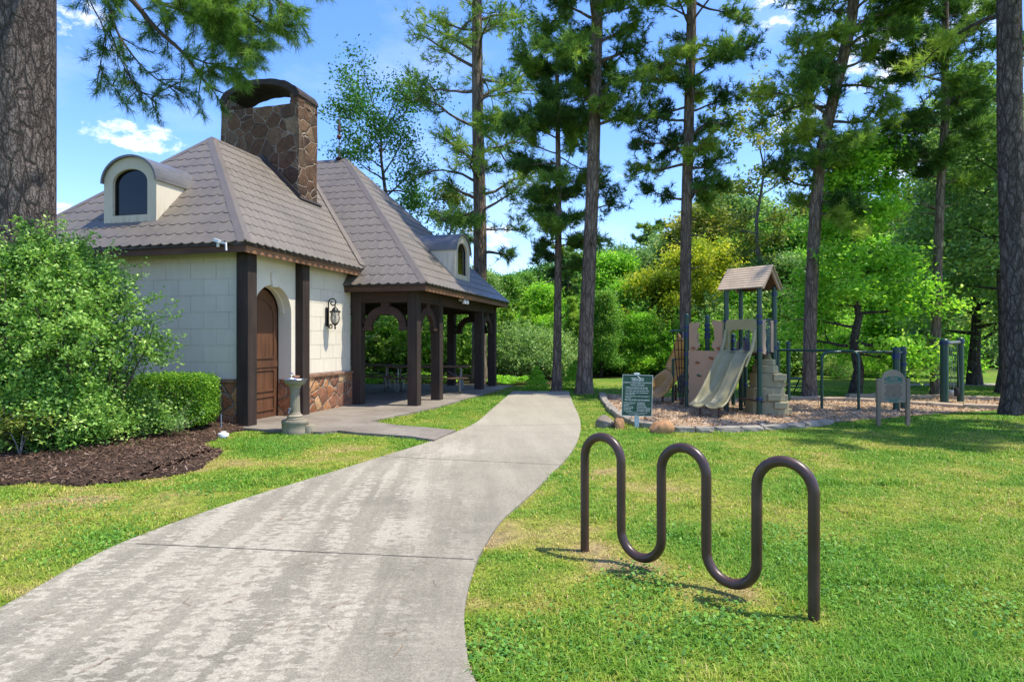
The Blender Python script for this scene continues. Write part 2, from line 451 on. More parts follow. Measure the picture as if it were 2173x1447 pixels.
    M['rack'] = t.set(c, t.ramp(n, [(.3, .30), (.7, .42)]), 0, .5)
    # --- playground
    M['pg_green'] = vary('green_steel', (.004, .045, .030), .38, .2, 6, .05, 0, .55)
    M['pg_blue'] = vary('blue_clamp', (.005, .022, .095), .35, .2, 6, .05, 0, .5)
    M['pg_slide'] = vary('olive_plastic', (.30, .262, .130), .42, .16, 3, .05, 0, .4)
    M['pg_rock'] = vary('rock_plastic', (.30, .262, .145), .55, .25, 4, .4, bscale=18)
    M['pg_tan'] = vary('tan_panel', (.40, .262, .165), .5, .12, 3, .06)
    M['pg_curve'] = vary('tan_slide', (.46, .255, .075), .35, .2, 3, .05, 0, .5)
    M['pg_roof'] = vary('tan_shingle', (.55, .40, .26), .65, .25, 5, .4, stretch=(1, 1, 1))
    M['pg_deck'] = vary('brown_deck', (.085, .05, .035), .6, .3, 8, .2)
    M['rope'] = vary('black_rope', (.012, .012, .013), .8, .3, 30, .5)
    M['hold_orange'] = vary('orange_hold', (.28, .09, .035), .5, .2, 8)
    M['hold_green'] = vary('green_hold', (.06, .12, .06), .5, .2, 8)
    M['hold_blue'] = vary('blue_hold', (.05, .07, .12), .5, .2, 8)
    M['sign_green'] = vary('green_sign', (.008, .055, .036), .35, .15, 5, .03, 0, .5)
    M['sign_white'] = vary('sign_white', (.70, .73, .70), .5, .05, 5, 0)
    M['sign_tan'] = vary('tan_sign', (.245, .195, .13), .6, .12, 5, .1)
    M['sign_tan_post'] = vary('tan_sign_post', (.20, .155, .10), .6, .15, 5, .1)
    M['sign_teal'] = vary('teal_letters', (.012, .12, .095), .5, .1, 5, 0)
    M['sign_brown'] = vary('brown_letters', (.13, .075, .05), .6, .1, 5, 0)
    M['sign_post'] = vary('pale_post', (.50, .55, .54), .5, .12, 6, .05)
    M['bench_green'] = vary('green_bench', (.02, .07, .05), .5, .2, 6)
    # chips ground + mulch ground
    t = NT('wood_chip_bed'); p = t.pos()
    c = t.ramp(t.noise(p, 28, 6, .8), [(.28, (.23, .145, .085)), (.5, (.45, .32, .195)), (.72, (.63, .49, .32))])
    c = t.mix(1, c, t.ramp(t.noise(p, 1.1, 4), [(.3, .75), (.7, 1.15)]), 'MULTIPLY')
    t.bump(t.noise(p, 40, 5, .8), 1, .03); M['chips'] = t.set(c, .95, 0, .1)
    t = NT('mulch_soil'); p = t.pos()
    c = t.ramp(t.noise(p, 22, 6, .8), [(.3, (.032, .022, .016)), (.55, (.085, .055, .038)), (.8, (.17, .11, .07))])
    t.bump(t.noise(p, 30, 5, .8), 1, .04); M['mulch'] = t.set(c, .95, 0, .1)
make_materials()
# ================================================================== ground and paths
def catmull(pts, sub=8):
    P = [np.array(p, float) for p in pts]
    out = []
    for i in range(len(P) - 1):
        p0 = P[max(i - 1, 0)]; p1 = P[i]; p2 = P[i + 1]; p3 = P[min(i + 2, len(P) - 1)]
        for k in range(sub):
            t = k / sub
            out.append(.5 * ((2 * p1) + (-p0 + p2) * t + (2 * p0 - 5 * p1 + 4 * p2 - p3) * t * t + (-p0 + 3 * p1 - 3 * p2 + p3) * t ** 3))
    out.append(P[-1])
    return out

def in_poly(x, y, poly):
    c = np.zeros(x.shape, bool)
    n = len(poly)
    for i in range(n):
        x0, y0 = poly[i][0], poly[i][1]; x1, y1 = poly[(i + 1) % n][0], poly[(i + 1) % n][1]
        if y0 == y1: continue
        k = ((y0 > y) != (y1 > y)) & (x < (x1 - x0) * (y - y0) / (y1 - y0) + x0)
        c ^= k
    return c

_rs = np.random.RandomState(3)
_tab = _rs.rand(256, 256)
def vnoise(x, y, s):
    x = np.asarray(x) * s + 37.3; y = np.asarray(y) * s + 91.7
    xi = np.floor(x).astype(int); yi = np.floor(y).astype(int)
    fx = x - xi; fy = y - yi
    fx = fx * fx * (3 - 2 * fx); fy = fy * fy * (3 - 2 * fy)
    a = _tab[xi & 255, yi & 255]; b = _tab[(xi + 1) & 255, yi & 255]
    c = _tab[xi & 255, (yi + 1) & 255]; d = _tab[(xi + 1) & 255, (yi + 1) & 255]
    return (a * (1 - fx) + b * fx) * (1 - fy) + (c * (1 - fx) + d * fx) * fy

# path edges (traced on the photograph, put back on the ground)
path_left = [(-3.3, -2.0), (-2.95, .5), (-2.84, 2.2)] + [G(*p) for p in [(0, 1297), (250, 1161), (500, 1069), (700, 1007), (820, 969), (917, 938.5), (967, 919.5), (1012, 898), (1050, 864.6), (1089, 831.5)]]
path_right = [(1.1, -2.0), (.55, .5), (.12, 2.0)] + [G(*p) for p in [(1005, 1447), (993, 1395), (985, 1335), (987, 1290), (1000, 1232), (1020, 1180), (1062, 1112), (1112, 1066), (1170, 1010), (1214, 960), (1231, 920), (1230, 890), (1217, 860), (1207, 832)]]
PL = catmull(path_left, 8); PR = catmull(path_right, 8)
def resample(P, n):
    P = np.array(P); d = np.r_[0, np.cumsum(np.linalg.norm(np.diff(P, axis=0), axis=1))]
    t = np.linspace(0, d[-1], n)
    return np.c_[np.interp(t, d, P[:, 0]), np.interp(t, d, P[:, 1])]
PLr, PRr = resample(PL, 120), resample(PR, 120)
path_poly = [tuple(p) for p in PLr] + [tuple(p) for p in PRr[::-1]]
mb = MB()
zt = .022
vs = []
for a, b in zip(PLr, PRr):
    for k in range(5):
        q = a * (1 - k / 4) + b * k / 4
        vs.append((q[0], q[1], zt))
fs = []
for i in range(119):
    for k in range(4):
        fs.append((i * 5 + k, i * 5 + k + 1, (i + 1) * 5 + k + 1, (i + 1) * 5 + k))
base = len(vs)
for P in (PLr, PRr):
    for q in P: vs.append((q[0], q[1], -.05))
for i in range(119):
    fs.append((i * 5, (i + 1) * 5, base + i + 1, base + i))
    fs.append((i * 5 + 4, base + 120 + i, base + 121 + i, (i + 1) * 5 + 4))
mb.add(vs, fs)
path = tag(mb.build('path', M['path']), kind='structure')
# control joints cut across the walk (thin strips of dirt filling the groove)
mb = MB()
for (a, b) in [((806, 972), (1196, 991)), ((286, 1160), (1008, 1194)), ((1048, 866), (1219, 863)), ((975, 908), (1232, 903))]:
    A, B = G(*a), G(*b)
    d = np.array(B) - np.array(A); n = np.array((-d[1], d[0])) / np.linalg.norm(d) * .0055
    pts = [(np.array(A) + d * t) for t in np.linspace(0.004, .996, 30)]
    for i in range(29):
        w0 = n * (1 + .4 * math.sin(i * 2.3)); w1 = n * (1 + .4 * math.sin((i + 1) * 2.3))
        mb.add([(*(pts[i] - w0), zt + .003), (*(pts[i + 1] - w1), zt + .003), (*(pts[i + 1] + w1), zt + .003), (*(pts[i] + w0), zt + .003)], [(0, 1, 2, 3)])
mb.build('joint', M['joint'], path)

# building frame: local x to the right along the front, local y receding along the sunny side
BO = np.array((-4.46, 10.76)); BT = -math.atan(334.5 / F)
_bx = np.array((math.cos(BT), math.sin(BT))); _by = np.array((-math.sin(BT), math.cos(BT)))
def BW(x, y): 
    q = BO + _bx * x + _by * y
    return (q[0], q[1])

# patio / walkway slab
patio_front = [G(*p) for p in [(500, 913), (560, 917), (652, 922), (680, 922.6), (716, 919), (763, 924), (873, 932), (921, 940)]]
patio_poly = [BW(-5.2, .15)] + [BW(-.3, -.12)] + patio_front[1:] + [G(*p) for p in [(967, 918.5), (912, 913), (846, 907.5), (786, 899)]] + [BW(1.95, 3.75), BW(1.95, 10.85), BW(-6.95, 10.85), BW(-6.95, 3.9), BW(-5.2, 3.9)]
mb = MB()
bm = bmesh.new()
vv = [bm.verts.new((*p, .045)) for p in patio_poly]
f0 = bm.faces.new(vv)
r = bmesh.ops.extrude_face_region(bm, geom=[f0])
for e in r['geom']:
    if isinstance(e, bmesh.types.BMVert): e.co.z = -.05
bmesh.ops.triangulate(bm, faces=[f for f in bm.faces if len(f.verts) > 4])
mb.bm(bm)
tag(mb.build('patio', M['patio']), kind='structure')

# mulch bed
bed_front = catmull([(-14, 6.6), (-10, 6.8)] + [G(*p) for p in [(-60, 1032), (60, 1030), (200, 1029), (330, 1018), (410, 1004), (446, 988), (458, 968), (452, 950), (448, 936), (478, 923), (520, 914.5)]], 6)
_q = resample(bed_front, 90)
bed_front = [np.array((q[0] + .13 * (vnoise(q[0], q[1], 2.1) - .5) + .08 * (vnoise(q[1], q[0], 6) - .5), q[1] + .13 * (vnoise(q[0] + 9, q[1], 2.3) - .5) + .08 * (vnoise(q[1] + 5, q[0], 6.5) - .5))) for q in _q]
bed_poly = [tuple(p) for p in bed_front] + [BW(-.2, .06), BW(-5.4, .12), BW(-12, 1.0)]
# playground surface
pg_front = catmull([G(*p) for p in [(1277, 841), (1284, 856), (1296, 872), (1318, 889), (1345, 903), (1400, 913.5), (1460, 917), (1530, 917.5), (1620, 913.5), (1700, 907.5), (1766, 899)]], 4)
pg_near = [G(*p) for p in [(1861, 891), (1929, 883.6), (2042, 876), (2126, 871)]]
pg_far = [G(*p) for p in [(2057, 868.5), (1934, 860), (1861, 855), (1748, 851), (1677, 849.5), (1600, 848), (1480, 846), (1380, 844), (1320, 840), (1288, 837.5)]]
pg_poly = [tuple(p) for p in pg_front] + pg_near + pg_far
sw_poly = [G(*p) for p in [(1797, 847.5), (1934, 858.5), (2057, 866.5), (2130, 869), (2300, 872), (2300, 858), (2133, 853), (2022, 849), (1932, 846.5)]]

def flat(name, poly, z, mat, kind='structure', mound=0):
    bm = bmesh.new()
    bm.faces.new([bm.verts.new((p[0], p[1], z)) for p in poly])
    bmesh.ops.triangulate(bm, faces=bm.faces[:])
    m = MB().bm(bm)
    for i in range(len(m.f)):
        pass
    o = m.build(name, mat)
    for v in o.data.polygons:
        pass
    if o.data.polygons and o.data.polygons[0].normal.z < 0: o.data.flip_normals()
    return tag(o, kind=kind)
flat('playground_bed', pg_poly, .012, M['chips'])
flat('swing_bed', sw_poly, .016, M['chips'])

flat('mulch_soil', bed_poly, .010, M['mulch'])
# mounded mulch bed as a grid
bx = np.arange(-14.2, -4.0, .09); by = np.arange(6.3, 12.2, .09)
gx, gy = np.meshgrid(bx, by)
ins = in_poly(gx, gy, bed_poly)
bp = np.array([p for p in bed_front])
dist = np.full(gx.shape, 9.0)
for q in bp: dist = np.minimum(dist, np.hypot(gx - q[0], gy - q[1]))
gz = .012 + .16 * np.clip(dist / 1.6, 0, 1) ** .8 + .03 * (vnoise(gx, gy, 5) - .5) * np.clip(dist / .2, 0, 1) + .014 * vnoise(gx, gy, 16)
gz = np.where(ins, np.maximum(gz, .014), -.05)
keep = ins.copy()
keep[1:] |= ins[:-1]; keep[:-1] |= ins[1:]; keep[:, 1:] |= ins[:, :-1]; keep[:, :-1] |= ins[:, 1:]
idx = np.arange(gx.size).reshape(gx.shape)
q = np.stack([idx[:-1, :-1], idx[:-1, 1:], idx[1:, 1:], idx[1:, :-1]], -1)
kq = keep[:-1, :-1] & keep[:-1, 1:] & keep[1:, 1:] & keep[1:, :-1]
q = q[kq]
used, inv = np.unique(q, return_inverse=True)
allv = np.c_[gx.ravel(), gy.ravel(), gz.ravel()]
me = np_mesh('mulch_bed', allv[used], inv.reshape(-1, 4)); me.shade_smooth()
tag(link('mulch_bed', me, M['mulch']), kind='structure')
def bed_z(x, y):
    d = min(math.hypot(x - q[0], y - q[1]) for q in bp)
    return .02 + .16 * min(1, d / 1.6) ** .8

# dryness of the lawn: worn strips beside the path and the rack, lush patch at the right
_spots = [(G(1150, 1130), .9, .55), (G(1290, 1000), 1.0, .42), (G(1460, 1060), .8, .36), (G(1110, 1250), .5, .25), (G(1350, 1205), .6, .35), (G(1640, 1080), .9, .2), (G(2080, 1050), 1.6, .30),
          (G(470, 985), .6, .5), (G(330, 1100), 1.3, .36), (G(90, 1210), .6, .30), (G(740, 960), 1.0, .34), (G(860, 880), 1.4, .2), (G(120, 1060), .8, .40), (G(1560, 1265), .5, .35), (G(1850, 960), 2.0, .18),
          (G(1900, 1250), 1.2, -.32), (G(1800, 1400), 1.0, -.26), (G(560, 950), .7, -.4), (G(1960, 900), 2.2, -.3), (G(1350, 930), 1.6, -.2), (G(250, 1150), .6, -.3), (G(1660, 960), .8, .18), (G(2150, 960), 1.5, .14),
          (G(1366, 1202), .22, .5), (G(1567, 1256), .24, .5), (G(1727, 1316), .16, .5), (G(1241, 1172), .2, .5), (G(1300, 1195), .25, .3), (G(1030, 1150), .35, .35), (G(1330, 1040), .5, .3), (G(1500, 1100), .3, .25), (G(1760, 1130), .4, .2), (G(1950, 1080), .5, .22), (G(200, 1060), .4, .4), (G(370, 1050), .3, .35), (G(40, 1090), .5, .35)]
_spots += [(tuple(q), .30, .32) for q in bed_front[8::4]] + [(tuple(q), .16, .4) for q in PRr[30:78:3]] + [(tuple(q), .16, .25) for q in PLr[30:70:3]]
def dryness(x, y):
    d = .24 + .30 * (vnoise(x, y, .55) - .5) + .34 * (vnoise(x, y, 1.7) - .5) + .40 * (vnoise(x, y, 4.6) - .5) + .3 * (vnoise(x, y, 11) - .5)
    for (c, r, a) in _spots:
        d = d + a * np.exp(-((x - c[0]) ** 2 + (y - c[1]) ** 2) / (r * r * .5))
    return np.clip(d, 0, 1)

xs = np.r_[-600, -300, -150, -80, -50, -35, -25, np.arange(-18, 24.01, .2), 32, 45, 70, 120, 300, 600]
ys = np.r_[-60, -20, -8, -4, np.arange(-2, 30.01, .2), 34, 40, 50, 70, 100, 150, 300, 800]
gx, gy = np.meshgrid(xs, ys)
idx = np.arange(gx.size).reshape(gx.shape)
q = np.stack([idx[:-1, :-1], idx[:-1, 1:], idx[1:, 1:], idx[1:, :-1]], -1).reshape(-1, 4)
sm = lambda e0, e1, v: (lambda t: t * t * (3 - 2 * t))(np.clip((v - e0) / (e1 - e0), 0, 1))
edge = 19.5 + 5 * sm(1.2, 2.6, gx) + 5 * sm(4.5, 9, gx) + 1.5 * (vnoise(gx, gy, .5) - .5)
forest = sm(0, 2.2, gy - edge)
gz = .008 * (vnoise(gx, gy, 1.2) - .5)
me = np_mesh('lawn', np.c_[gx.ravel(), gy.ravel(), gz.ravel()], q, {'dry': dryness(gx, gy).ravel(), 'forest': forest.ravel()})
me.shade_smooth()
tag(link('ground', me, M['lawn']), kind='structure')

# far footpath across the lawn at the right
A, B, C_, D = G(1900, 815), G(2300, 813.5), G(2300, 819.5), G(1900, 820)
tag(MB().add([(*A, .014), (*B, .014), (*C_, .014), (*D, .014)], [(0, 1, 2, 3)]).build('footpath', M['path']), kind='structure')

# ---------------- grass blades
def on_lawn(x, y):
    k = ~in_poly(x, y, path_poly)
    for p in (patio_poly, bed_poly, pg_poly, sw_poly): k &= ~in_poly(x, y, p)
    return k
rs = np.random.RandomState(11)
def grass_points(dens0, y0, y1, p):
    n_try = int(dens0 * 1.9 * 8 * (y1 - y0) * 3)
    out = []
    nb = 40
    e = np.linspace(y0, y1, nb + 1)
    for i in range(nb):
        ym = (e[i] + e[i + 1]) / 2
        dn = dens0 * min(1, (3.0 / ym) ** p)
        w = 1.75 * ym + 4.6
        n = int(dn * w * (e[i + 1] - e[i]))
        out.append(np.c_[rs.uniform(-w / 2, w / 2, n), rs.uniform(e[i], e[i + 1], n)])
    P = np.concatenate(out)
    return P[on_lawn(P[:, 0], P[:, 1])]
P = grass_points(9000, 1.5, 21, 1.55)
dr = dryness(P[:, 0], P[:, 1])
P = P[rs.rand(len(P)) < 1.05 - .50 * dr]
x, y = P[:, 0], P[:, 1]; n = len(P)
dr = dryness(x, y)
tall = (.017 + .022 * rs.rand(n)) * (1.15 - .5 * dr) * (1 + .8 * (vnoise(x, y, 2.3) > .72)) * (.75 + .5 * vnoise(x, y, 1.1))
wid = .0024 * np.maximum(1, (y / 3.2)) ** .75 * rs.uniform(.7, 1.4, n)
az = rs.uniform(0, 2 * np.pi, n); lean = rs.uniform(.3, 1.5, n)
dx, dy = np.cos(az), np.sin(az); ox, oy = -dy * wid, dx * wid
z0 = np.full(n, -.004)
b0 = np.c_[x - ox, y - oy, z0]; b1 = np.c_[x + ox, y + oy, z0]
mx_, my_ = x + dx * tall * lean * .4, y + dy * tall * lean * .4
m0 = np.c_[mx_ - ox * .8, my_ - oy * .8, z0 + tall * .62]; m1 = np.c_[mx_ + ox * .8, my_ + oy * .8, z0 + tall * .62]
tp = np.c_[x + dx * tall * lean, y + dy * tall * lean, z0 + tall * np.maximum(.35, 1.05 - .42 * lean)]
V = np.stack([b0, b1, m0, m1, tp], 1).reshape(-1, 3)
o5 = (np.arange(n) * 5)[:, None]
Fq = np.concatenate([o5 + np.array([0, 1, 3]), o5 + np.array([0, 3, 2]), o5 + np.array([2, 3, 4])])
tint = np.repeat(np.clip(rs.normal(.5, .2, n) + .25 * (rs.rand(n) > .96), 0, 1), 5)
me = np_mesh('grass', V, Fq, {'tint': tint, 'dry': np.repeat(np.clip(dr + rs.normal(0, .1, n) + .5 * (rs.rand(n) > .94), 0, 1), 5)})
tag(link('grass', me, M['blade']), 'short mown lawn grass with yellow dry patches beside the path', 'grass', kind='stuff')
print('blades', n)

# clover and small weeds pressed in the lawn: low round leaves
def weed_mesh():
    cs = []
    for px, py, r, k in [(1060, 1400, .35, 260), (250, 1150, .5, 260), (1190, 1010, .45, 150), (1440, 1130, .35, 160), (1700, 1150, .5, 200), (600, 945, .9, 420), (1540, 1330, .4, 200), (1360, 1235, .3, 160), (120, 1085, .8, 260), (440, 1040, .5, 160), (1810, 1240, .5, 200), (2080, 1300, .5, 180), (1300, 1340, .5, 200)]:
        c = G(px, py)
        k *= 3; cs.append(np.c_[rs.normal(c[0], r * .5, k), rs.normal(c[1], r * .5, k)])
    p = np.concatenate(cs); p = p[on_lawn(p[:, 0], p[:, 1])]
    n = len(p); s = rs.uniform(.006, .015, n)
    a = rs.uniform(0, 6.28, n); t = rs.normal(0, .35, (n, 2))
    z = rs.uniform(.012, .035, n)
    c = np.c_[p, z]
    ux = np.c_[np.cos(a), np.sin(a), t[:, 0]]; uy = np.c_[-np.sin(a), np.cos(a), t[:, 1]]
    V = np.stack([c + ux * s[:, None], c + uy * s[:, None] * .8, c - ux * s[:, None], c - uy * s[:, None] * .8], 1).reshape(-1, 3)
    return np_mesh('clover', V, np.arange(n * 4).reshape(-1, 4), {'tint': np.repeat(rs.uniform(.2, .8, n), 4)})
tag(link('clover', weed_mesh(), M['leaf']), 'low clover and small weeds growing through the mown lawn', 'clover', kind='stuff')

# ---------------- loose chips
def scatter_chips(name, poly, n, z, L, W, mat, label, cat, zf=None, wob=.4):
    P = np.array(poly); lo, hi = P.min(0), P.max(0)
    p = rs.uniform(lo, hi, (n * 3, 2)); p = p[in_poly(p[:, 0], p[:, 1], poly)][:n]
    # nearer places get more of them
    p = p[rs.rand(len(p)) < np.clip((9.0 / np.maximum(p[:, 1], 1)) ** .8, 0, 1)]
    n = len(p)
    l = rs.uniform(*L, n)[:, None]; w = rs.uniform(*W, n)[:, None]
    a = rs.uniform(0, 6.28, n); t1, t2 = rs.normal(0, wob, n), rs.normal(0, wob, n)
    zz = (np.array([zf(*q) for q in p]) if zf else z) + rs.uniform(.004, .02, n)
    c = np.c_[p, zz]
    ux = np.c_[np.cos(a), np.sin(a), t1]; uy = np.c_[-np.sin(a), np.cos(a), t2]
    V = np.stack([c - ux * l - uy * w, c + ux * l - uy * w * .7, c + ux * l + uy * w, c - ux * l + uy * w * .8], 1).reshape(-1, 3)
    me = np_mesh(name, V, np.arange(n * 4).reshape(-1, 4), {'tint': np.repeat(rs.beta(2, 2, n), 4)})
    return tag(link(name, me, mat), label, cat, kind='stuff')
scatter_chips('wood_chips', pg_poly, 26000, .012, (.012, .035), (.005, .012), M['chip'], 'pale wood chips covering the playground ground', 'wood chips')
scatter_chips('swing_wood_chips', sw_poly, 6000, .016, (.014, .035), (.006, .012), M['chip'], 'pale wood chips under the bucket swings', 'wood chips')
vis_bed = [tuple(p) for p in bed_front if p[0] > -9.5] + [BW(-.2, .06), BW(-3.2, .12), (-9.5, 9.0)]
scatter_chips('mulch_chips', vis_bed, 15000, 0, (.008, .03), (.003, .009), M['mulch_chip'], 'dark shredded bark mulch in the bed under the shrubs', 'mulch', bed_z)
scatter_chips('pine_straw', vis_bed, 2600, 0, (.03, .10), (.0012, .002), M['needle_brown'], 'brown fallen pine needles on the dark mulch bed', 'pine straw', lambda x, y: bed_z(x, y) + .012, .12)
# fallen needles and a leaf on the path
def litter():
    V = []; k = 0
    pts = [(60, 735 / 1.975 + 940), (300, 1315), (560, 1345), (600, 1360), (150, 1440), (830, 1400), (500, 1185), (620, 1215), (760, 1340), (810, 1362), (760, 1130), (560, 1120), (640, 1060), (950, 1030), (870, 1000), (1090, 1030), (700, 1290), (400, 1290), (920, 1200), (520, 1240), (600, 1100), (850, 1290), (380, 1220), (250, 1330), (720, 1010), (60, 1340), (480, 1300), (660, 1180), (930, 1260)]
    q = []
    for px, py in pts:
        c = G(px + rs.uniform(-20, 20), py + rs.uniform(-12, 12))
        a0 = rs.uniform(0, 3.14)
        for j in range(rs.randint(1, 3)):
            a = a0 + rs.normal(0, .35); L = rs.uniform(.07, .16); w = .0012
            ca, sa = math.cos(a), math.sin(a)
            sx, sy = c[0] + rs.normal(0, .01), c[1] + rs.normal(0, .01)
            b = rs.normal(0, .015)
            V += [(sx - sa * w, sy + ca * w, zt + .004), (sx + sa * w, sy - ca * w, zt + .004),
                  (sx + ca * L / 2 + sa * w - sa * b, sy + sa * L / 2 - ca * w + ca * b, zt + .006), (sx + ca * L / 2 - sa * w - sa * b, sy + sa * L / 2 + ca * w + ca * b, zt + .006),
                  (sx + ca * L + sa * w, sy + sa * L - ca * w, zt + .004), (sx + ca * L - sa * w, sy + sa * L + ca * w, zt + .004)]
            q += [(k, k + 1, k + 2, k + 3), (k + 3, k + 2, k + 4, k + 5)]; k += 6
    return np_mesh('fallen_needles', np.array(V), np.array(q), {'tint': rs.rand(len(V))})
tag(link('fallen_needles', litter(), M['needle_brown']), 'brown pine needles fallen on the concrete path', 'pine needles', kind='stuff')

# ---------------- stone kerbs: every block a thing
def kerb(poly, name, label, group, w, h, L, mat, z=0, seed=1):
    r = random.Random(seed)
    P = np.array(poly); d = np.r_[0, np.cumsum(np.linalg.norm(np.diff(P, axis=0), axis=1))]
    s = 0; k = 0
    while s < d[-1] - L * .4:
        l = L * r.uniform(.7, 1.3)
        a = np.array([np.interp(s, d, P[:, i]) for i in (0, 1)]); b = np.array([np.interp(min(s + l, d[-1]), d, P[:, i]) for i in (0, 1)])
        c = (a + b) / 2; u = b - a; ll = np.linalg.norm(u)
        if ll < .05: break
        bm = bmesh.new()
        bmesh.ops.create_cube(bm, size=1, matrix=Matrix.Diagonal((ll - .014, w * r.uniform(.85, 1.1), h + .06, 1)))
        bmesh.ops.subdivide_edges(bm, edges=bm.edges[:], cuts=2, use_grid_fill=True)
        for v in bm.verts:
            v.co += Vector((r.uniform(-1, 1), r.uniform(-1, 1), r.uniform(-1, 1))) * .009
        bmesh.ops.bevel(bm, geom=[e for e in bm.edges if len(e.link_faces) == 2 and e.calc_face_angle(0) > .9], offset=.012, segments=1, affect='EDGES')
        o = MB().bm(bm).build(name, mat)
        o.location = (c[0], c[1], z + h / 2 - .03 + r.uniform(-.008, .008))
        o.rotation_euler = (r.uniform(-.03, .03), r.uniform(-.02, .02), math.atan2(u[1], u[0]) + r.uniform(-.04, .04))
        tag(o, label, 'kerb stone', group)
        s += l; k += 1
kerb([tuple(p) for p in pg_front[:22]], 'kerb_stone', 'rough grey limestone block in the kerb curving behind the boulders and green rules sign', 'limestone kerb at the near left of the playground', .16, .10, .36, M['kerb'], seed=2)
kerb([tuple(p) for p in pg_front[22:]], 'kerb_stone', 'grey cut limestone block in the near kerb between lawn and wood chips', 'limestone kerb in front of the slide', .15, .085, .40, M['kerb'], seed=3)
kerb([tuple(p) for p in reversed([G(*p) for p in [(2126, 870.5), (2057, 867.5), (1934, 859.5), (1861, 854.3), (1748, 850.5), (1677, 849), (1630, 848)]])], 'kerb_stone', 'tan stone block in the long kerb between the bar playground and the swings', 'tan stone kerb behind the bars', .20, .10, .62, M['kerb_tan'], seed=4)
kerb([G(*p) for p in [(1797, 846), (1932, 845.5), (2022, 848.5), (2133, 852.5), (2300, 857)]], 'kerb_stone', 'tan stone block in the far kerb behind the bucket swings', 'tan stone kerb behind the swings', .20, .11, .62, M['kerb_tan'], seed=5)
# ================================================================== the park building
bld = empty('park_building', (BO[0], BO[1], .04), BT, 'cream block park building with brown tiled hip roofs, stone chimney and open timber pavilion', 'building')
Z0 = .04           # slab top: local z = world z - .04
def zl(z): return z - Z0
SZ = .24
XC = -2.59         # centre line of the wing and of the pavilion

def arch_pts(w, spring, rise, n=18, c=0.0):
    return [(c + w / 2 * math.cos(math.pi * i / n), spring + rise * math.sin(math.pi * i / n)) for i in range(n + 1)]

# --- posts
def post(x, y, z1, name='post'):
    m = MB().cbox(x, x + SZ, y, y + SZ, -.02, z1, .010)
    return m.build(name, M['post'], bld)
post(-.24, 0, 2.98); post(-.24, 1.66, 2.98)
PX = [1.24, -.14, 2 * XC + .14 - .24, 2 * XC - 1.24 - .24]      # pavilion columns in x
PY = [3.83, 5.26, 8.85, 10.28]
for x in PX:
    for y in (PY[0], PY[3]): post(x, y, 2.58)
for x in (PX[0], PX[3]):
    for y in PY[1:3]: post(x, y, 2.58)

# --- wing walls: backing, stucco blocks, stone wainscot
wall = MB()
xl, xr, yf, yb = -5.03, -.17, .14, 3.85
wall.box(xl, xr - .28, yf, yf + .2, 0, 3.0)             # front
wall.box(xl, xl + .2, yf + .2, yb, 0, 3.0)              # left
wall.box(xl + .2, xr, yb - .2, yb, 0, 3.0)              # back
# sunny side with the arched opening
ya, yz, sp, ri = .38, 1.52, 1.98, .50
wall.box(xr - .28, xr, yf, ya, 0, 3.0)
wall.box(xr - .28, xr, yz, yb - .2, 0, 3.0)
A = arch_pts(yz - ya, sp, ri, 20, (ya + yz) / 2)
top = [(p[0], 3.0) for p in A]
wall.ring(top, A, lambda a, b, d: (d, a, b), xr - .28, xr, closed=False)
wall.build('wall', M['stucco'], bld)
# blocks proud of the backing so that the joints are real grooves
blk = MB(); g = .004; rows = [.83 + .29 * k for k in range(8)]
blk_s = MB()
for k, z in enumerate(rows):
    z1 = min(z + .29, 2.98)
    if z1 - z < .05: continue
    off = (-.48 if k % 2 else -.74)
    xsn = [xr - .02] + [off - .52 * i for i in range(10) if off - .52 * i > xl + .1] + [xl]
    for a, b in zip(xsn[:-1], xsn[1:]):
        blk.box(b + g, a - g, yf - .009, yf - .002, z + g - Z0, z1 - g - Z0)
    yo = (1.95 + .12 if k % 2 else 2.2)
    ysn = [1.68] + [yo + .5 * i for i in range(6) if yo + .5 * i < yb - .08] + [yb]
    for a, b in zip(ysn[:-1], ysn[1:]):
        blk_s.box(xr + .002, xr + .009, a + g, b - g, z + g - Z0, z1 - g - Z0)
blk.box(xl + g, xr - .02, yf - .012, yf - .002, 3.157 - .02 - Z0 - .16, 3.157 - Z0 - .03)
blk.build('block_facing', M['stucco'], bld); blk_s.build('block_facing', M['stucco'], bld)
# key stone over the door
ks = MB(); ym = (ya + yz) / 2
ks.prism([(ym - .075, 2.44), (ym + .075, 2.44), (ym + .105, 2.70), (ym - .105, 2.70)], lambda a, b, d: (d, a, b), xr + .002, xr + .04)
ks.build('keystone', M['stucco'], bld)
tr = MB()
tr.ring(arch_pts(yz - ya + .02, sp, ri + .05, 20, ym), arch_pts(yz - ya - .05, sp, ri - .022, 20, ym), lambda a, b, d: (d, a, b), xr - .24, xr - .16, closed=False)
tr.build('arch_trim', M['stucco'], bld)
# wainscot
wn = MB()
wn.box(xl - .03, -.20, yf - .07, yf - .013, -.02, .73)
wn.build('stone_base', M['stone'], bld); wn = MB()
wn.box(xr + .013, xr + .065, yz + .02, yb + .05, -.02, .71)
wn.box(xr - .27, xr + .03, yz - .03, yz + .019, -.02, .71)
wn.build('stone_base', M['stone'], bld)
cp = MB()
x = xl - .06
rr = random.Random(5)
while x < -.26:
    w = rr.uniform(.25, .42); cp.cbox(x, min(x + w - .008, -.25), yf - .10, yf - .0125, .73 + .002, .79 + rr.uniform(-.006, .006), .01); x += w
cp.build('stone_cap', M['stone_cap'], bld); cp = MB()
y = yz - .02
while y < yb + .06:
    w = rr.uniform(.22, .36); cp.cbox(xr + .0125, xr + .10, y, min(y + w - .008, yb + .10), .712, .775 + rr.uniform(-.006, .006), .01); y += w
cp.build('stone_cap', M['stone_cap'], bld)
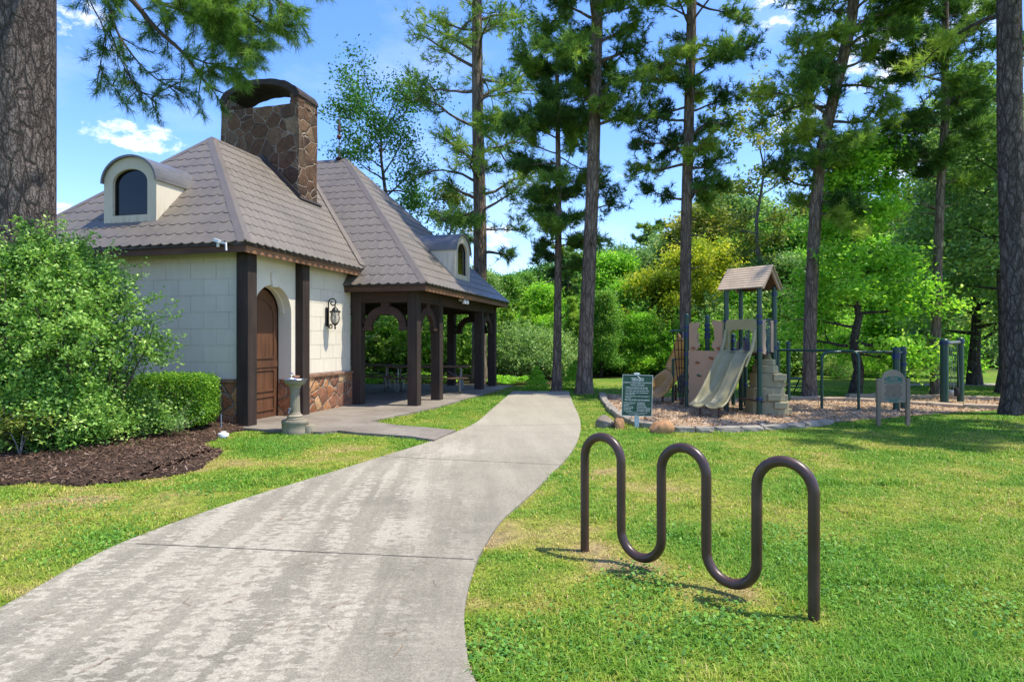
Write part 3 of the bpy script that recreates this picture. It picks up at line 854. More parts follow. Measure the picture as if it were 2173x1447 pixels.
# door
dr_ = MB()
D = arch_pts(yz - ya - .02, sp - .02, ri - .02, 20, ym)
out = [(yz - .01, -.0), *D, (ya + .01, -.0)]
dr_.prism(out, lambda a, b, d: (d, a, b), xr - .36, xr - .30)
door = dr_.build('door', M['door'], bld)
pn = MB(); xd = xr - .30
def panel_frame(y0, y1, z0, z1, w=.028):
    pn.ring([(y0, z0), (y1, z0), (y1, z1), (y0, z1)], [(y0 + w, z0 + w), (y1 - w, z0 + w), (y1 - w, z1 - w), (y0 + w, z1 - w)], lambda a, b, d: (d, a, b), xd + .001, xd + .018)
y0, y1 = ya + .12, yz - .12
panel_frame(y0, y1, .14, .42); panel_frame(y0, y1, .50, .92)
ao = [(y1, 1.12)] + arch_pts(y1 - y0, 1.90, .36, 16, ym) + [(y0, 1.12)]
ai = [(y1 - .03, 1.15)] + arch_pts(y1 - y0 - .06, 1.90, .33, 16, ym) + [(y0 + .03, 1.15)]
pn.ring(ao, ai, lambda a, b, d: (d, a, b), xd + .001, xd + .018)
pn.box(xd + .001, xd + .014, ya + .02, yz - .02, .955, 1.075)
pn.build('panel_moulding', M['door'], door)
hn = MB().tube([(xd + .002, ya + .10, 1.0), (xd + .06, ya + .10, 1.0), (xd + .065, ya + .19, 1.0)], .012, 8)
hn.box(xd + .001, xd + .01, ya + .075, ya + .125, .93, 1.07)
hn.build('handle', M['iron'], door)

# --- roof faces in pressed metal tile
def roof_face(p0, p1, up, length, clips, tw=.21, rh=.29, seed=0):
    p0, p1 = Vector(p0), Vector(p1)
    e = (p1 - p0); W = e.length; e.normalize(); up = Vector(up).normalized()
    nrm = e.cross(up).normalized()
    if nrm.z < 0: nrm = -nrm
    r = random.Random(seed)
    nt = int(W / tw) + 2; nr = int(math.ceil(length / rh))
    NU, NV = 8, 4
    cols = nt * NU + 1
    vs = []; fs = []
    for row in range(nr):
        off = (row % 2) * .5 - .6
        b0 = len(vs)
        for j in range(-1, NV + 1):
            t = max(j, 0) / NV
            for i in range(cols):
                u = i / NU
                fx = u - math.floor(u)
                sc = math.sin(math.pi * fx)
                h = .004 + .0125 * (1 - t) * (.75 + .25 * sc)
                cr = abs(fx - (.04 + .42 * t))
                h += .0065 * math.exp(-(cr / .06) ** 2) * min(1, t * 5)
                cr2 = abs(fx - (.98 - .16 * t)) if t < .5 else 9
                h += .005 * math.exp(-(cr2 / .05) ** 2) * min(1, t * 5)
                d = (row + t) * rh - (.055 * (sc ** .8)) * (1 - t) ** 2
                if j == -1: h = -.004
                pt = p0 + e * ((u + off) * tw) + up * d + nrm * h
                vs.append(pt)
        for j in range(NV + 1):
            for i in range(cols - 1):
                a = b0 + j * cols + i
                fs.append((a, a + 1, a + cols + 1, a + cols))
    bm = bmesh.new()
    bv = [bm.verts.new(v) for v in vs]
    for f in fs: bm.faces.new([bv[i] for i in f])
    allc = [(p0, -e), (p1, e), (p0 + up * length, up)] + clips
    for co, no in allc:
        bmesh.ops.bisect_plane(bm, geom=bm.verts[:] + bm.edges[:] + bm.faces[:], dist=1e-5, plane_co=Vector(co), plane_no=Vector(no), clear_outer=True)
    return bm, nrm

def hipcap(a, b, n1, n2, w=.115, h=.018, inside=None):
    """bent cap over the meeting line of two roof planes"""
    a, b = Vector(a), Vector(b); d = (b - a).normalized()
    n1, n2 = Vector(n1).normalized(), Vector(n2).normalized()
    t1 = d.cross(n1); t1 = t1 if t1.z < 0 or abs(t1.z) < 1e-6 else -t1
    t2 = d.cross(n2); t2 = t2 if t2.z < 0 or abs(t2.z) < 1e-6 else -t2
    if abs(t1.z) < 1e-6 and t1.dot(n2) < 0: t1 = -t1
    up = (n1 + n2).normalized()
    m = MB()
    vs = []
    for p in (a, b):
        vs += [p + t1 * w + n1 * .004, p + t1 * w + n1 * h, p + up * (h * 1.2), p + t2 * w + n2 * h, p + t2 * w + n2 * .004, p - up * .02]
    fs = [(i, (i + 1) % 6, (i + 1) % 6 + 6, i + 6) for i in range(6)] + [(0, 1, 2, 3, 4, 5), (11, 10, 9, 8, 7, 6)]
    return m.add(vs, fs)

ZE, ZR = zl(3.144), zl(5.84)          # wing eave and ridge
EX0, EX1, EY = -5.34, .16, -.30
AP = Vector((XC, 2.30, ZR))
e00 = Vector((EX0, EY, ZE)); e10 = Vector((EX1, EY, ZE))
ZE2, ZR2 = zl(2.768), zl(6.69)        # pavilion
QX0, QX1, QY0, QY1 = 2 * XC - 1.80, 1.80, 3.53, 10.83
R0 = Vector((-3.12, 7.18, ZR2)); R1 = Vector((-2.06, 7.18, ZR2))
q00, q10, q11, q01 = (Vector((QX0, QY0, ZE2)), Vector((QX1, QY0, ZE2)), Vector((QX1, QY1, ZE2)), Vector((QX0, QY1, ZE2)))

def tri_clip(a, b, inner):
    """vertical-ish cutting plane along line a-b that keeps the side of the point inner"""
    d = (b - a); no = Vector((-d.y, d.x, 0)).normalized()
    if (inner - a).dot(no) > 0: no = -no
    return (a, no)
faces = []
def mk(a, b, apex_mid, clips, seed, tw=.21, rh=.29):
    e = (b - a).normalized(); v = apex_mid - a; up = (v - e * v.dot(e)); L = up.length
    bm, n = roof_face(a, b, up, L, clips, tw, rh, seed)
    return bm, n
front_mid = Vector((XC, 1.0, ZE + 1))
wing = MB()
bm, nF = mk(e00, e10, AP, [tri_clip(e00, AP, front_mid), tri_clip(e10, AP, front_mid)], 1); wing.bm(bm)
yv = 6.4
rb = Vector((XC, yv, ZR)); e1b = Vector((EX1, yv, ZE)); e0b = Vector((EX0, yv, ZE))
vy0 = QY0 + (ZE - ZE2) / ((ZR2 - ZE2) / (7.18 - QY0))
val0 = Vector((EX1, vy0, ZE)); val1 = Vector((XC, QY0 + (ZR - ZE2) / ((ZR2 - ZE2) / (7.18 - QY0)), ZR))
side_in = Vector((-.8, 3.0, ZE + .5))
bm, nS = mk(e10, e1b, AP, [tri_clip(e10, AP, side_in), tri_clip(val0, val1, side_in)], 2); wing.bm(bm)
bm, nL = mk(e0b, e00, AP, [tri_clip(e00, AP, Vector((-4.5, 3, 4)))], 3); wing.bm(bm)
wroof = wing.build('wing_roof', M['roof'], bld)
wroof['label'] = 'lower brown tiled hip roof over the block rooms'
cap = hipcap(e00, AP, nF, nL); hc = hipcap(e10, AP, nF, nS); cap.add(hc.v, hc.f)
hc = hipcap(AP, rb, nS, nL); cap.add(hc.v, hc.f)
pav = MB()
mid = Vector((XC, 7.18, 3))
bm, nPF = mk(q00, q10, R1, [tri_clip(q00, R0, mid), tri_clip(q10, R1, mid), ], 4, .23, .31)
# the part of the front slope that lies under the wing roof is cut away
bm2 = bm
pav.bm(bm)
bm, nPS = mk(q10, q11, R1, [tri_clip(q10, R1, Vector((1, 7.18, 3))), tri_clip(q11, R1, Vector((1, 7.18, 3)))], 5, .23, .31); pav.bm(bm)
bm, nPB = mk(q11, q01, R1, [tri_clip(q11, R1, mid), tri_clip(q01, R0, mid)], 6, .23, .31); pav.bm(bm)
bm, nPL = mk(q01, q00, R0, [tri_clip(q00, R0, Vector((-6.5, 7.18, 3))), tri_clip(q01, R0, Vector((-6.5, 7.18, 3)))], 7, .23, .31); pav.bm(bm)
proof = pav.build('pavilion_roof', M['roof'], bld)
proof['label'] = 'taller brown tiled hip roof over the open pavilion'
cap.build('ridge_cap', M['roof_trim'], wroof)
cap2 = MB()
for a, b, n1, n2 in ((q10, R1, nPF, nPS), (q11, R1, nPS, nPB), (q00, R0, nPF, nPL), (q01, R0, nPB, nPL), (R0, R1, nPF, nPB)):
    hc = hipcap(a, b, n1, n2); cap2.add(hc.v, hc.f)
cap2.build('ridge_cap', M['roof_trim'], proof)
vf = MB()
d = (val1 - val0).normalized(); w1 = nS.cross(d).normalized() * .10; w2 = nPF.cross(d).normalized() * .10
w1 = w1 if w1.y < 0 else -w1; w2 = w2 if w2.y < 0 else -w2
a = val0; b = val1
off1 = (nS + nPF).normalized() * .045
vf.add([a + off1 + w1 * 1.3, b + off1 + w1 * 1.3, b + off1 + Vector((0.03, .0, .02)), a + off1 + Vector((.03, .0, .02)),
        a + w1 * 1.3 - nS * .02, b + w1 * 1.3 - nS * .02, b, a + Vector((.05, 0, -.03))], [(0, 1, 2, 3), (0, 4, 5, 1), (3, 2, 6, 7), (0, 3, 7, 4), (1, 5, 6, 2)])
vf.build('valley_flashing', M['roof_trim'], proof)
# --- soffits, fascias and gutters
def one(name, mat, *b): return MB().box(*b).build(name, mat, bld)
def eave(x0, x1, y0, y1, z, front=True, right=True, left=True, back=True, fr_y1=None, hf=.11):
    t = .035
    gt = MB()
    if front: one('fascia', M['fascia'], x0 + .03, x1 - .03, y0 + .03, y0 + .03 + t, z - .075 - hf, z - .075); gt.box(x0, x1, y0, y0 + .05, z - .073, z - .012)
    if back: one('fascia', M['fascia'], x0 + .03, x1 - .03, y1 - .03 - t, y1 - .03, z - .075 - hf, z - .075); gt.box(x0, x1, y1 - .05, y1, z - .073, z - .012)
    ye = fr_y1 if fr_y1 else y1
    if right: one('fascia', M['fascia_y_sunlit'], x1 - .03 - t - .002, x1 - .027, y0 + .03 + (t if front else 0), ye - .03, z - .077 - hf, z - .075); gt.box(x1 - .048, x1 + .002, y0 + .045, ye, z - .073, z - .0125)
    if left: one('fascia', M['fascia_y_sunlit'], x0 + .027, x0 + .03 + t + .002, y0 + .03 + t, ye - .03, z - .077 - hf, z - .075); gt.box(x0 - .002, x0 + .048, y0 + .045, ye, z - .073, z - .0125)
    gt.build('gutter', M['gutter'], bld)
eave(EX0, EX1, EY, 3.9, ZE, back=False, fr_y1=vy0 + .03)
eave(QX0, QX1, QY0, QY1, ZE2)
one('soffit', M['ceiling'], EX0 + .06, EX1 - .06, EY + .07, 3.9, ZE - .10, ZE - .07)
one('soffit', M['ceiling'], QX0 + .06, QX1 - .06, QY0 + .07, QY1 - .07, ZE2 - .11, ZE2 - .08)
# --- pavilion beams and arch braces
zb0, zb1 = 2.36 - Z0, ZE2 - .112
for y in (PY[0], PY[3]):
    one('beam', M['beam'], PX[3] + SZ + .002, PX[0] - .002, y + .02, y + SZ - .02, zb0, zb1)
for x in (PX[0], PX[3]):
    one('beam', M['beam_y'], x + .02, x + SZ - .02, PY[0] + SZ + .002, PY[3] - .002, zb0, zb1)
def brace(lo, hi, fn, mat):
    w = hi - lo; c = (lo + hi) / 2; sp = 1.76 - Z0; ro = .53
    m = MB()
    m.ring(arch_pts(w - .10, sp + .04, ro - .04, 18, c), arch_pts(w - .46, sp + .04, ro - .22, 18, c), fn, .07, .17, closed=False)
    for s in (-1, 1):
        xa, xb = sorted((c + s * (w / 2 - .001), c + s * (w / 2 - .24)))
        m.prism([(xa, sp - .03), (xb, sp - .03), (xb, sp + .039), (xa, sp + .039)], fn, .065, .175)
        xa, xb = sorted((c + s * (w / 2 - .001), c + s * (w / 2 - .045)))
        m.prism([(xa, sp + .14), (xb, sp + .14), (xb, sp + .24), (xa, sp + .24)], fn, .08, .16)
    m.prism([(c - .075, sp + .335), (c + .075, sp + .335), (c + .10, zb0 - .001), (c - .10, zb0 - .001)], fn, .06, .18)
    m.build('arch_brace', mat, bld)
for y in (PY[0], PY[3]):
    brace(PX[1] + SZ, PX[0], lambda a, b, d, y=y: (a, y + d, b), M['beam'])
    if y == PY[3]: brace(PX[3] + SZ, PX[2], lambda a, b, d, y=y: (a, y + d, b), M['beam'])
for lo, hi in ((PY[0] + SZ, PY[1]), (PY[2] + SZ, PY[3])):
    for x in (PX[0], PX[3]):
        brace(lo, hi, lambda a, b, d, x=x: (x + d, a, b), M['beam_y'])
# --- chimney
cx0, cx1, cy0, cy1 = EX1 - 3.87, EX1 - 1.75, 4.0, 4.82
zc0, zsh, zop, ztop = zl(3.6), zl(7.36), zl(7.10), zl(7.77)
ch = MB()
def rough_bm(bm, amt, seed, cuts=5):
    bmesh.ops.subdivide_edges(bm, edges=[e for e in bm.edges if e.calc_length() > .25], cuts=cuts, use_grid_fill=True)
    r = random.Random(seed)
    for v in bm.verts: v.co += Vector((r.uniform(-1, 1), r.uniform(-1, 1), r.uniform(-1, 1))) * amt
    return bm
bm = bmesh.new()
m0 = MB().box(cx0, cx1, cy0, cy1, zc0, zop)
for v in m0.v: bm.verts.new(v)
bm.verts.ensure_lookup_table()
for f in m0.f: bm.faces.new([bm.verts[i] for i in f])
ch.bm(rough_bm(bm, .011, 3, 9))
pw = .22
for a, b in ((cx0, cx0 + pw), (cx1 - pw, cx1)):
    bm = bmesh.new(); m0 = MB().box(a, b, cy0, cy1, zop - .01, zsh)
    vv = [bm.verts.new(v) for v in m0.v]
    for f in m0.f: bm.faces.new([vv[i] for i in f])
    ch.bm(rough_bm(bm, .010, 4, 3))
chim = ch.build('chimney', M['stone_chimney'], wroof)
cr = MB()
n = 22; cxm = (cx0 + cx1) / 2; hw = (cx1 - cx0) / 2
rr = random.Random(9)
outer = [(cxm + (hw + .03) * math.cos(math.pi * i / n), zsh - .06 + (ztop - zsh + .06) * math.sin(math.pi * i / n) + rr.uniform(-.012, .012)) for i in range(n + 1)]
inner = [(cxm + (hw - .13) * math.cos(math.pi * i / n), zsh - .10 + (ztop - zsh - .035) * math.sin(math.pi * i / n) + rr.uniform(-.008, .008)) for i in range(n + 1)]
cr.ring(outer, inner, lambda a, b, d: (a, d + rr.uniform(-.008, .008), b), cy0 - .025, cy1 + .025, closed=False)
cr.build('arched_cap', M['soot'], chim)
po = MB().box(cxm - .35, cxm + .25, cy0 + .2, cy1 - .2, zop + .002, zop + .05)
po.build('flue', M['soot'], chim)
fl = MB()
def zs(x): return ZE + (EX1 - x) * (ZR - ZE) / (EX1 - XC)
fl.bar((cx1 + .06, cy0 - .06, zs(cx1 + .06) + .06), (cx1 + .06, cy1 + .06, zs(cx1 + .06) + .06), .10, .03, (.7, 0, .7))
fl.bar((cx1 + .03, cy0 - .025, zs(cx1 + .03) + .06), (XC, cy0 - .025, ZR + .06), .05, .13)
fl.build('flashing', M['flash'], chim)
# finial
fi = MB().lathe([(.10, 0), (.11, .03), (.03, .05), (.014, .08), (.012, .55), (.05, .58), (.075, .64), (.05, .70), (.014, .72), (.012, .78), (.055, .80), (.05, .86), (.02, 1.05), (.004, 1.24)], (XC + .29, 7.18, ZR2 + .02), 12)
fi.build('finial', M['iron_brown'], proof, smooth=True)
# --- dormers
def dormer(fn, name, zb, half, spring, rise, depth, roof):
    """fn(across, z, back) -> local point"""
    o = [(-half, zb)] + [(half, zb)] + [(half * math.cos(math.pi * i / 20), spring + rise * math.sin(math.pi * i / 20)) for i in range(21)]
    wh = half * .665
    i_ = [(-wh, zb + .14)] + [(wh, zb + .14)] + [(wh * math.cos(math.pi * i / 20), spring - .02 + (rise - .19) * math.sin(math.pi * i / 20)) for i in range(21)]
    m = MB(); m.ring(o, i_, fn, 0, .10)
    m.prism(o, fn, .101, depth)
    b = m.build('dormer', M['stucco_dormer'], roof)
    p = MB().prism(i_, fn, .072, .099); w = p.build('window', M['glass'], b)
    i2 = [(a * .93, (z - spring) * .955 + spring) for a, z in i_]
    fr = MB().ring(i_, i2, fn, .055, .0715); fr.build('window_frame', M['iron'], w)
    hr = half + .035
    oo = [(hr * math.cos(math.pi * i / 20), spring - .01 + (rise + .05) * math.sin(math.pi * i / 20)) for i in range(21)]
    ii = [((half + .002) * math.cos(math.pi * i / 20), spring - .01 + (rise + .012) * math.sin(math.pi * i / 20)) for i in range(21)]
    r = MB().ring(oo, ii, fn, -.05, depth + .25, closed=False); r.build('dormer_roof', M['dormer_roof'], b)
    return b
d1 = dormer(lambda a, z, d: (XC + a, .165 + d, z), 'front', zl(3.63), .575, zl(4.38), .44, 1.9, wroof)
d2 = dormer(lambda a, z, d: (1.43 - d, 7.18 + a, z), 'side', zl(3.14), .62, zl(3.90), .46, 1.7, proof)

# --- things fixed to the building
def bpt(x, y, z): q = BW(x, y); return (q[0], q[1], z)
lan = empty('wall_lantern', bpt(xr + .012, 2.80, 1.80), BT, 'black iron wall lantern with scroll arm beside the arched door', 'lantern')
MB().cbox(0, .03, -.06, .06, 0, .40, .008).build('wall_plate', M['iron'], lan)
def spiral(c, r0, r1, a0, a1, n=18):
    return [(c[0] + (r0 + (r1 - r0) * i / n) * math.cos(a0 + (a1 - a0) * i / n), 0, c[1] + (r0 + (r1 - r0) * i / n) * math.sin(a0 + (a1 - a0) * i / n)) for i in range(n + 1)]
LX = .20
m = MB()
m.tube([(.045, 0, -.02), (.045, 0, .50)] + spiral((.145, .50), .10, .035, math.pi, -math.pi * 1.3, 26), .014, 8)
m.tube([(.045, 0, .03)] + spiral((.095, -.0), .05, .018, math.pi, math.pi * 3.2, 20), .012, 8)
m.tube([(.05, 0, .045), (LX, 0, .045)], .007, 6)
m.tube([(.19, 0, .47), (LX, 0, .44), (LX, 0, .40)], .010, 6)
m.build('scroll_arm', M['iron'], lan, smooth=True)
MB().lathe([(.012, .43), (.018, .415), (.012, .405), (.03, .40), (.055, .375), (.075, .335), (.115, .32), (.12, .305), (.115, .298), (.02, .297)], (LX, 0, 0), 16).build('lantern_cap', M['iron'], lan, smooth=True)
MB().lathe([(.088, .296), (.085, .24), (.098, .18), (.092, .12), (.06, .06), (.035, .045)], (LX, 0, 0), 16).build('glass_shade', M['lantern_glass'], lan, smooth=True)
m = MB()
for k in range(6):
    a = k * math.pi / 3
    m.tube([(LX + r * math.cos(a), r * math.sin(a), z) for r, z in ((.104, .297), (.094, .24), (.105, .18), (.098, .12), (.064, .06), (.036, .04))], .006, 5)
m.lathe([(.06, .06), (.045, .035), (.02, .02), (.012, -.02), (.028, -.035), (.012, -.05), (.004, -.075)], (LX, 0, 0), 12)
m.build('cage', M['iron'], lan, smooth=True)
MB().lathe([(.012, .07), (.013, .14), (.016, .16), (.022, .19), (.012, .23), (.002, .25)], (LX, 0, 0), 10).build('bulb', M['white'], lan, smooth=True)

cam_ = empty('security_camera', bpt(-.34, -.30, 3.075), BT, 'small white security camera bracket under the front eave corner', 'camera')
m = MB(); m.box(-.02, .02, -.03, 0, -.03, .09); m.bar((0, -.03, .05), (.19, -.06, .02), .035, .035); m.bar((.18, -.058, .03), (.19, -.06, -.10), .022, .022)
m.build('bracket', M['white'], cam_)
MB().bar((-.05, -.05, .085), (.07, -.07, .05), .05, .05).build('camera_body', M['white'], cam_)
fld = empty('flood_light', bpt(1.56, 6.6, 2.50), BT, 'white twin flood light under the sunny pavilion eave', 'flood light')
MB().box(-.03, .10, -.05, .05, .04, .09).build('mounting_box', M['white'], fld)
for s in (-1, 1):
    MB().lathe([(.02, -.06), (.05, -.055), (.055, -.01), (.05, .03), (.03, .06), (.01, .07)], (.14, s * .12, .02), 12).build('lamp_head', M['white'], fld, smooth=True)
    MB().tube([(.05, s * .02, .05), (.14, s * .10, .05)], .012, 6).build('arm', M['white'], fld)

# picnic tables on the pavilion floor
def picnic(name, loc, rz, label, mat):
    r = empty(name, loc, rz, label, 'picnic table', 'picnic tables in the pavilion')
    L = 1.12
    m = MB()
    for k in range(5): m.cbox(-L, L, -.36 + k * .147, -.36 + k * .147 + .135, .70, .745, .006)
    m.build('tabletop', mat, r)
    for s in (-1, 1):
        m = MB()
        for k in range(2): m.cbox(-L, L, s * .70 - .13 + k * .135, s * .70 - .13 + k * .135 + .125, .40, .44, .006)
        m.build('bench_seat', mat, r)
    for s in (-1, 1):
        x = s * .88; m = MB()
        for q in (-1, 1):
            m.tube([(x, q * .22, .69), (x, q * .26, .12), (x, q * .30, .04), (x, q * .38, .022), (x, q * .70, .022), (x, q * .77, .04), (x, q * .80, .12), (x, q * .80, .39)], .022, 8)
        m.tube([(x, -.82, .375), (x, .82, .375)], .02, 8)
        m.tube([(x, -.3, .675), (x, .3, .675)], .02, 8)
        m.tube([(x, 0, .37), (x - s * .55, 0, .675)], .016, 8)
        m.build('leg_frame', M['galv'], r, smooth=True)
    return r
picnic('picnic_table', (-2.33, 18.15, .045), .02, 'brown plank picnic table with steel legs, nearer the path in the pavilion', M['table'])
picnic('picnic_table', (-4.6, 18.9, .045), .10, 'dark picnic table deeper in the pavilion shade, half hidden by the post', M['table'])

# drinking fountain
dx_, dy_ = G(618, 924)
ft = empty('drinking_fountain', (dx_, dy_ + .18, .0), -.2, 'grey green cast drinking fountain with fluted column and steel basin', 'drinking fountain')
ft.scale = (.92, .92, .95)
m = MB()
m.lathe([(.245, 0), (.25, .06), (.243, .075), (.243, .17), (.25, .18), (.25, .215), (.235, .235), (.15, .24)], (0, 0, 0), 28, .98, .72)
m.build('base', M['fountain'], ft, smooth=True)
m = MB(); m.lathe([(.11, -.0), (.11, .13), (.10, .15), (.05, .15)], (.25, .05, 0), 16, 1, 1); m.build('step', M['fountain'], ft, smooth=True)
m = MB(); m.lathe([(.15, .24), (.15, .262), (.135, .27), (.13, .285), (.14, .30), (.12, .32), (.10, .33), (.098, .345)], (0, 0, 0), 24); m.build('plinth', M['fountain'], ft, smooth=True)
m = MB(); m.lathe([(.092, .345), (.085, .37), (.08, .55), (.076, .70), (.085, .705), (.085, .725), (.078, .73)], (0, 0, 0), 64, rf=lambda t, z: 1 - (.07 * (math.cos(16 * t) > .2) if .36 < z < .702 else 0)); m.build('column', M['fountain'], ft)
m = MB(); m.lathe([(.078, .73), (.09, .78), (.105, .80), (.11, .82), (.15, .835), (.18, .865), (.19, .905), (.178, .915), (.16, .918)], (0, 0, 0), 28); m.build('bowl', M['fountain'], ft, smooth=True)
m = MB(); m.lathe([(.02, .90), (.10, .902), (.15, .915), (.165, .93), (.205, .932), (.21, .925), (.20, .917), (.02, .8975)], (0, 0, 0), 28); bs = m.build('basin', M['steel'], ft, smooth=True)
m = MB(); m.tube([(-.09, .03, .93), (-.09, .03, .985), (-.07, .02, 1.0), (-.045, .01, .99)], .014, 8); m.tube([(-.09, .03, .985), (-.06, .01, 1.035)], .01, 6); m.lathe([(.028, .925), (.028, .94), (.014, .95)], (-.09, .03, 0), 12); m.build('spout', M['steel'], ft, smooth=True)
m = MB(); m.tube([(-.02, -.09, .40), (-.03, -.15, .41), (-.03, -.16, .36)], .016, 8); m.lathe([(.03, .41), (.035, .43), (.03, .445), (.01, .45)], (-.03, -.13, 0), 10); m.build('tap', M['galv'], ft, smooth=True)

# white cap of a pipe in the mulch
wx, wy = G(474, 930)
pc = empty('pipe_cap', (wx, wy, bed_z(wx, wy) - .01), 0, 'small white plastic pipe cap on the mulch near the post', 'pipe cap')
MB().lathe([(.075, 0), (.08, .03), (.075, .05), (.045, .055), (.04, .075), (.01, .08)], (0, 0, 0), 18).build('cap', M['white'], pc, smooth=True)
MB().lathe([(.05, -.06), (.05, .0)], (0, 0, 0), 12).build('pipe', M['white'], pc, smooth=True)
sx, sy = G(470, 916)
tag(MB().tube([(sx, sy, .03), (sx - .03, sy + .05, .28)], .012, 6).build('marker_stake', M['galv']), 'thin grey stake leaning between the clipped hedge and the corner post', 'stake')
# ================================================================== bike rack
Nf, Ff = np.array(G(1727, 1316)), np.array(G(1241, 1170))
def rack():
    d = (Ff - Nf); L = np.linalg.norm(d); d /= L
    sp = L / 5; r = sp / 2; zt, zb = .857 - .03 - r, .040 + .03 + r
    pts = []
    def P(s, z): return (Nf[0] + d[0] * s, Nf[1] + d[1] * s, z)
    pts += [P(0, -.06), P(0, .2), P(0, .45)]
    for k in range(5):
        s0 = k * sp
        if k % 2 == 0:
            pts += [P(s0 + r - r * math.cos(a), zt + r * math.sin(a)) for a in np.linspace(0, math.pi, 21)]
            if k < 4: pts += [P(s0 + sp, zt - (zt - zb) * t) for t in (.33, .66)]
        else:
            pts += [P(s0 + r - r * math.cos(a), zb - r * math.sin(a)) for a in np.linspace(0, math.pi, 21)]
            pts += [P(s0 + sp, zb + (zt - zb) * t) for t in (.33, .66)]
    pts += [P(L, .45), P(L, .2), P(L, -.06)]
    m = MB().tube(pts, .0305, 20)
    return tag(m.build('bike_rack', M['rack'], smooth=True), 'dark brown wave shaped tube bike rack standing in the lawn', 'bike rack')
rack()

# ================================================================== text
def text_mesh(s, size, align='CENTER', depth=.0015, bold=0.0, xscale=1.0):
    c = bpy.data.curves.new('lettering', 'FONT'); c.body = s; c.size = size; c.align_x = align; c.align_y = 'CENTER'
    c.extrude = depth; c.offset = bold; c.resolution_u = 2
    o = bpy.data.objects.new('lettering', c); COL.objects.link(o)
    dg = bpy.context.evaluated_depsgraph_get(); dg.update()
    me = bpy.data.meshes.new_from_object(o.evaluated_get(dg))
    bpy.data.objects.remove(o); bpy.data.curves.remove(c)
    if xscale != 1:
        for v in me.vertices: v.co.x *= xscale
    return me
def text_lines(lines, mat, parent, name='lettering'):
    """lines: (text, x, z, size, align, fit width) joined as one part standing in the local xz plane, facing -y"""
    m = MB()
    for s, x, z, size, al, wmax in lines:
        me = text_mesh(s, size, al, .001, size * .004)
        xs_ = [v.co.x for v in me.vertices]
        k = 1.0
        if wmax and xs_: k = min(1.0, wmax / (max(xs_) - min(xs_)))
        vs = [(x + v.co.x * k, -v.co.z, z + v.co.y) for v in me.vertices]
        m.add(vs, [tuple(p.vertices) for p in me.polygons])
        bpy.data.meshes.remove(me)
    o = m.build(name, mat, parent)
    return o

# green rules sign
sx, sy = G(1352, 910)
sg = empty('rules_sign', (sx, sy, 0), 0, 'dark green facility rules sign with white lettering on a short pale post', 'sign')
roll = math.radians(1.6)
SW, SH, ZB = .515, .70, .215
MB().cbox(-.038, .038, .012, .05, -.05, .93, .006).build('post', M['sign_post'], sg)
MB().box(-.045, .045, .0, .055, .925, .945).build('post_cap', M['sign_white'], sg)
m = MB().cbox(-SW / 2, SW / 2, -.006, .006, -SH / 2, SH / 2, .003)
panel = m.build('panel', M['sign_green'], sg); panel.location = (0, -.002, ZB + SH / 2); panel.rotation_euler = (0, roll, 0)
b = MB().ring([(-SW / 2, -SH / 2), (SW / 2, -SH / 2), (SW / 2, SH / 2), (-SW / 2, SH / 2)], [(-SW / 2 + .006, -SH / 2 + .006), (SW / 2 - .006, -SH / 2 + .006), (SW / 2 - .006, SH / 2 - .006), (-SW / 2 + .006, SH / 2 - .006)], lambda a, b, d: (a, d, b), -.0085, -.0065)
b.build('border', M['sign_white'], panel)
def fz(f): return SH / 2 - SH * f
def fx(f): return -SW / 2 + SW * f
L = [('TEASWOOD', fx(.505), fz(.112), .062, 'CENTER', .205),
     ('COMMUNITY IMPROVEMENT ASSOCIATION', fx(.5), fz(.192), .030, 'CENTER', .485),
     ('FACILITY USE RULES', fx(.5), fz(.243), .028, 'CENTER', .235)]
L += [(s, fx(x), fz(z), .0265, 'LEFT', w) for s, x, z, w in [
    ('- Facilities and Lakes are for the use', .085, .302, .395), ('of Residents and Their Guests Only.', .105, .338, .385), ('- Please Play Safely & Keep Area Clean.', .085, .388, .425),
    ('- Turn Off Lights and Lock Bathroom', .085, .436, .395), ('Door after use.', .105, .472, .165), ('- Adult Supervision is Recommended in', .085, .520, .42), ('All Areas.', .105, .556, .105)]]
L += [('THE FOLLOWING ARE PROHIBITED', fx(.5), fz(.612), .034, 'CENTER', .425)]
L += [(s, fx(.06), fz(.672 + .0335 * i), .0215, 'LEFT', .2) for i, s in enumerate(['Solicitation & Food Vending', 'Discharging Firearms', 'Fireworks', 'Motorized Vehicles', 'Littering, Dumping', 'Camping, Fires', 'Glass Containers'])]
L += [(s, fx(.50), fz(.672 + .0335 * i), .0215, 'LEFT', .235) for i, s in enumerate(['Amplified Music', 'Unleashed Pets', 'Hitting Golf Balls', 'Swimming in Lakes', 'Bounce House & Inflatables', 'Feeding Ducks & Wildlife', 'Bikes & Skates in Building'])]
L += [('Call the Community Association to Reserve the Pavilion', fx(.5), fz(.912), .0165, 'CENTER', .46), ('Violators are Responsible for any Damage', fx(.5), fz(.945), .0165, 'CENTER', .35), ('Thank You', fx(.5), fz(.975), .0165, 'CENTER', .24)]
o = text_lines(L, M['sign_white'], panel); o.location = (0, -.0072, 0)
lg = MB()
lg.bar((-.105, -.008, fz(.142)), (.105, -.008, fz(.142)), .002, .004); lg.bar((-.118, -.008, fz(.083)), (-.03, -.008, fz(.083)), .002, .006); lg.bar((.02, -.008, fz(.083)), (.10, -.008, fz(.083)), .002, .005)
lg.tube([(.005, -.0085, fz(.04)), (.03, -.0085, fz(.06)), (.045, -.0085, fz(.09)), (.03, -.0085, fz(.15))], .004, 5)
lg.add([(-.012, -.0085, fz(.038)), (.008, -.0085, fz(.02)), (.014, -.0085, fz(.045))], [(0, 1, 2)])
